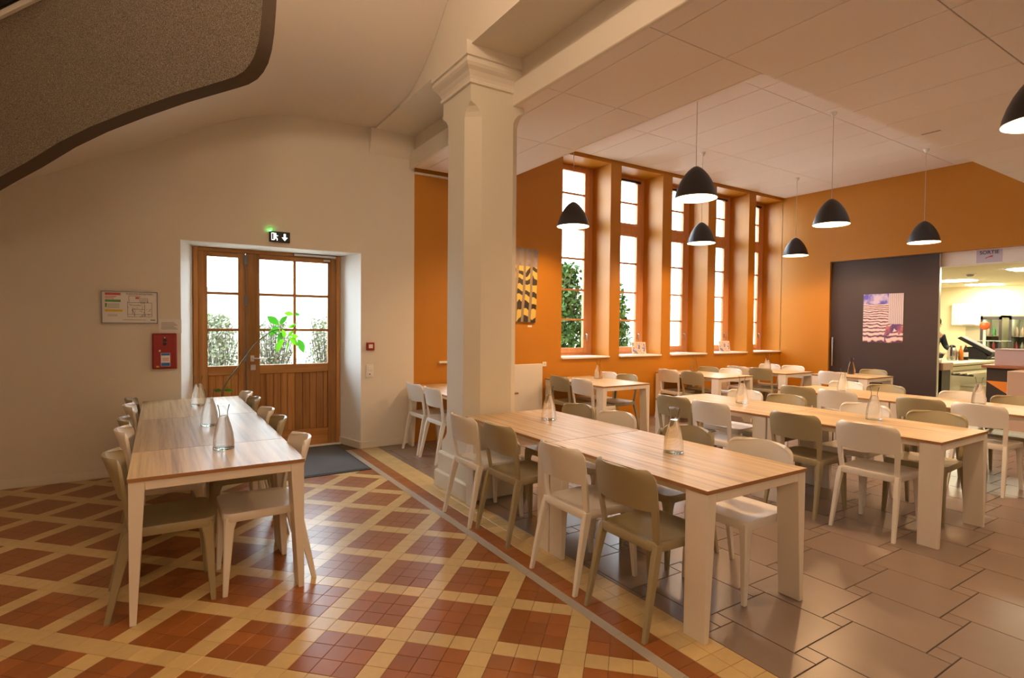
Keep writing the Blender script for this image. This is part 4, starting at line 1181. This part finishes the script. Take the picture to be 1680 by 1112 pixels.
# tray return cabinet beside the opening
o = thing('tray_cabinet', 'dark cabinet with brown wooden top by the kitchen opening', 'cabinet', (10.42, 2.62, 0))
MB().box(-.26, .30, -.62, .45, 0, .97).build('body', M['dark'], o, bevel=.004)
MB().box(-.31, .33, -.65, .50, .97, 1.01).build('top', M['brownwood'], o, bevel=.004)
m = MB(); m.add([(-.262, .46, .78), (-.262, .20, .78), (-.262, .20, .60), (-.266, .46, .78), (-.266, .20, .78), (-.266, .20, .60)], [(0, 1, 2), (5, 4, 3), (0, 3, 4, 1), (1, 4, 5, 2), (2, 5, 3, 0)])
tag(m.build('orange_flap', M['orangep'], o), 'orange triangular panel')
o = thing('cardboard_box', 'pale mauve box standing on the brown cabinet top', 'box', (10.42, 2.60, 1.0105))
MB().box(-.20, .20, -.42, .40, 0, .22).build('carton', M['mauve'], o, bevel=.004)
MB().box(-.205, .205, -.425, .405, .2205, .235).build('lid', M['mauve'], o, bevel=.003)
o = thing('bin_unit', 'beige laminate bin unit in front of the dark cabinet', 'bin', (9.75, 2.30, 0))
MB().box(-.25, .25, -.40, .34, 0, .60).build('body', M['beige'], o, bevel=.004)
MB().box(-.26, .26, -.41, .35, .601, .975).build('hood', M['beige'], o, bevel=.004)

# ---- person behind the counter
def skin_body(name, pts, edges, rad, mat, par, root=0, sub=2):
    me = D.meshes.new(name); me.from_pydata(pts, edges, [])
    o = link(name, me, par)
    bpy.context.view_layer.objects.active = o
    md = o.modifiers.new('skin', 'SKIN')
    for v, r in zip(me.skin_vertices[0].data, rad): v.radius = (r, r) if not isinstance(r, tuple) else r
    me.skin_vertices[0].data[root].use_root = True
    sb = o.modifiers.new('sub', 'SUBSURF'); sb.levels = sub; sb.render_levels = sub
    me.materials.append(mat); md.use_smooth_shade = True
    return o
M['skin'] = flat('skin', (.60, .33, .22), .5)
M['navy'] = flat('shirt_navy', (.012, .014, .025), .8)
M['trouser'] = flat('trousers_black', (.02, .02, .02), .8)
M['hair'] = flat('hair_dark', (.03, .018, .01), .6)
ratio = PX(1526, 560, Y=5.25)
pe = thing('person', 'person in dark long-sleeved top working behind the counter', 'person', (ratio.x, 5.25, 0), math.radians(-30))
P_ = [(0, 0, .95), (0, -.02, 1.12), (0, -.06, 1.32), (0, -.10, 1.42), (0, -.13, 1.50), (0, -.16, 1.60), (0, -.17, 1.68),
      (.18, -.09, 1.37), (.25, -.12, 1.14), (.20, -.34, 1.06), (.17, -.43, 1.04), (-.18, -.09, 1.37), (-.25, -.12, 1.14), (-.20, -.34, 1.06), (-.17, -.43, 1.04),
      (.09, 0, .90), (.10, -.02, .50), (.10, .02, .09), (.11, -.12, .04), (-.09, 0, .90), (-.10, -.02, .50), (-.10, .02, .09), (-.11, -.12, .04)]
E_ = [(0, 1), (1, 2), (2, 3), (3, 4), (4, 5), (5, 6), (3, 7), (7, 8), (8, 9), (9, 10), (3, 11), (11, 12), (12, 13), (13, 14), (0, 15), (15, 16), (16, 17), (17, 18), (0, 19), (19, 20), (20, 21), (21, 22)]
R_ = [(.15, .11), (.14, .10), (.17, .11), (.11, .09), .052, (.078, .095), (.065, .08), .065, .045, .036, .028, .065, .045, .036, .028, .085, .058, .042, .035, .085, .058, .042, .035]
hands = []
for s in (1, -1):
    base = len(P_); hx = s*.17
    P_.append((hx, -.50, 1.03)); E_.append((10 if s > 0 else 14, base)); R_.append((.036, .018))
    for f, (dx, L_) in enumerate(((-.030, .07), (-.010, .08), (.010, .076), (.030, .06))):
        i0 = len(P_)
        P_ += [(hx+dx*.9, -.535, 1.03), (hx+dx, -.535-L_*.5, 1.022), (hx+dx*1.05, -.535-L_, 1.0)]
        E_ += [(base, i0), (i0, i0+1), (i0+1, i0+2)]; R_ += [.0095, .009, .008]
    i0 = len(P_); P_ += [(hx-s*.045, -.50, 1.02), (hx-s*.06, -.54, 1.008)]; E_ += [(base, i0), (i0, i0+1)]; R_ += [.011, .009]
skin_body('body', P_, E_, R_, M['skin'], pe)
def grow(idx, f): return [tuple(v*f for v in (R_[i] if isinstance(R_[i], tuple) else (R_[i], R_[i]))) for i in idx]
ix = [0, 1, 2, 3, 7, 8, 9, 11, 12, 13]
rm = {v: k for k, v in enumerate(ix)}
skin_body('top', [P_[i] for i in ix], [(rm[a], rm[b]) for a, b in E_ if a in rm and b in rm], grow(ix, 1.16), M['navy'], pe)
ix2 = [0, 15, 16, 17, 19, 20, 21]; rm2 = {v: k for k, v in enumerate(ix2)}
skin_body('trousers', [P_[i] for i in ix2], [(rm2[a], rm2[b]) for a, b in E_ if a in rm2 and b in rm2], grow(ix2, 1.15), M['trouser'], pe)
MB().lathe([(.001, .12), (.05, .115), (.085, .085), (.10, .04), (.098, -.02), (.085, -.06)], 20).build('hair', M['hair'], pe, (0, -.135, 1.655), smooth=60)
for s in (-1, 1): MB().lathe([(.001, -.009), (.008, -.005), (.008, .005), (.001, .009)], 10).build('eye', M['ink'], pe, (s*.03, -.258, 1.615), smooth=60)
MB().lathe([(.013, -.02), (.011, .0), (.004, .025)], 8).build('nose', M['skin'], pe, (0, -.262, 1.585), smooth=60)

# ================================================================== OUTSIDE
M['ground'] = flat('garden_gravel', (.48, .46, .40), .95, noise=.3, nscale=4)
M['gwall'] = flat('garden_wall', (.62, .62, .58), .9, noise=.12, nscale=3)
M['fol1'] = flat('foliage_green', (.055, .15, .03), .6, vary=.2)
M['fol2'] = flat('foliage_pale', (.17, .20, .12), .6, vary=.2)
M['bark'] = flat('bark', (.13, .11, .085), .9)
struct(box('ground_garden', -8, 22, YB+WT+.02, 22, -.3, -.04, M['ground']))
o = struct(box('wall_garden', -6, 20, 14.0, 14.3, -.1, 2.3, M['gwall']), 'pale garden wall seen through door and windows')
def shrub(label, x, y, h, r, nleaf, ls, mat, seed, twigs=10, low=.1):
    rr = random.Random(seed)
    o = thing('shrub', label, 'shrub', (x, y, -.04), 0, 'garden shrubs outside')
    m = MB()
    for k in range(nleaf):
        a = rr.uniform(0, 2*PI); t = rr.random(); z = low+(h-low)*t; R = r*math.sqrt(rr.random())*(1-.45*t*t)
        c = Vector((R*math.cos(a), R*math.sin(a), z))
        d = Vector((rr.gauss(0, 1), rr.gauss(0, 1), rr.gauss(-.2, .8))).normalized(); e = d.cross(Vector((rr.gauss(0, 1), rr.gauss(0, 1), rr.gauss(0, 1)))).normalized()
        l = ls*rr.uniform(.6, 1.3); w = l*.34
        m.add([c, c+d*l*.5+e*w, c+d*l, c+d*l*.5-e*w], [(0, 1, 2, 3)])
    f = m.build('foliage', mat, o, fix=False)
    m = MB()
    for k in range(twigs):
        a = rr.uniform(0, 2*PI); R = r*rr.uniform(.2, .9)
        m.tube([(0, 0, 0), (R*.35*math.cos(a), R*.35*math.sin(a), h*.4), (R*math.cos(a+.3), R*math.sin(a+.3), h*rr.uniform(.75, 1.0))], [.018, .010, .004], 5)
    m.build('stems', M['bark'], o)
shrub('dense green laurel outside the first tall window', 6.70, 8.75, 2.75, .60, 6000, .11, M['fol1'], 1)
shrub('green laurel outside the second tall window', 8.15, 9.0, 2.5, .58, 4500, .11, M['fol1'], 2)
shrub('leafy shrub outside the narrow leaf of the entrance door', .72, 9.4, 1.68, .40, 3000, .06, M['fol2'], 3, 40)
shrub('twiggy shrub outside the left panes of the entrance door', 1.55, 9.6, 1.60, .40, 2300, .05, M['fol2'], 4, 60)
shrub('twiggy shrub outside the right panes of the entrance door', 2.38, 9.5, 1.66, .40, 2700, .05, M['fol2'], 5, 60)
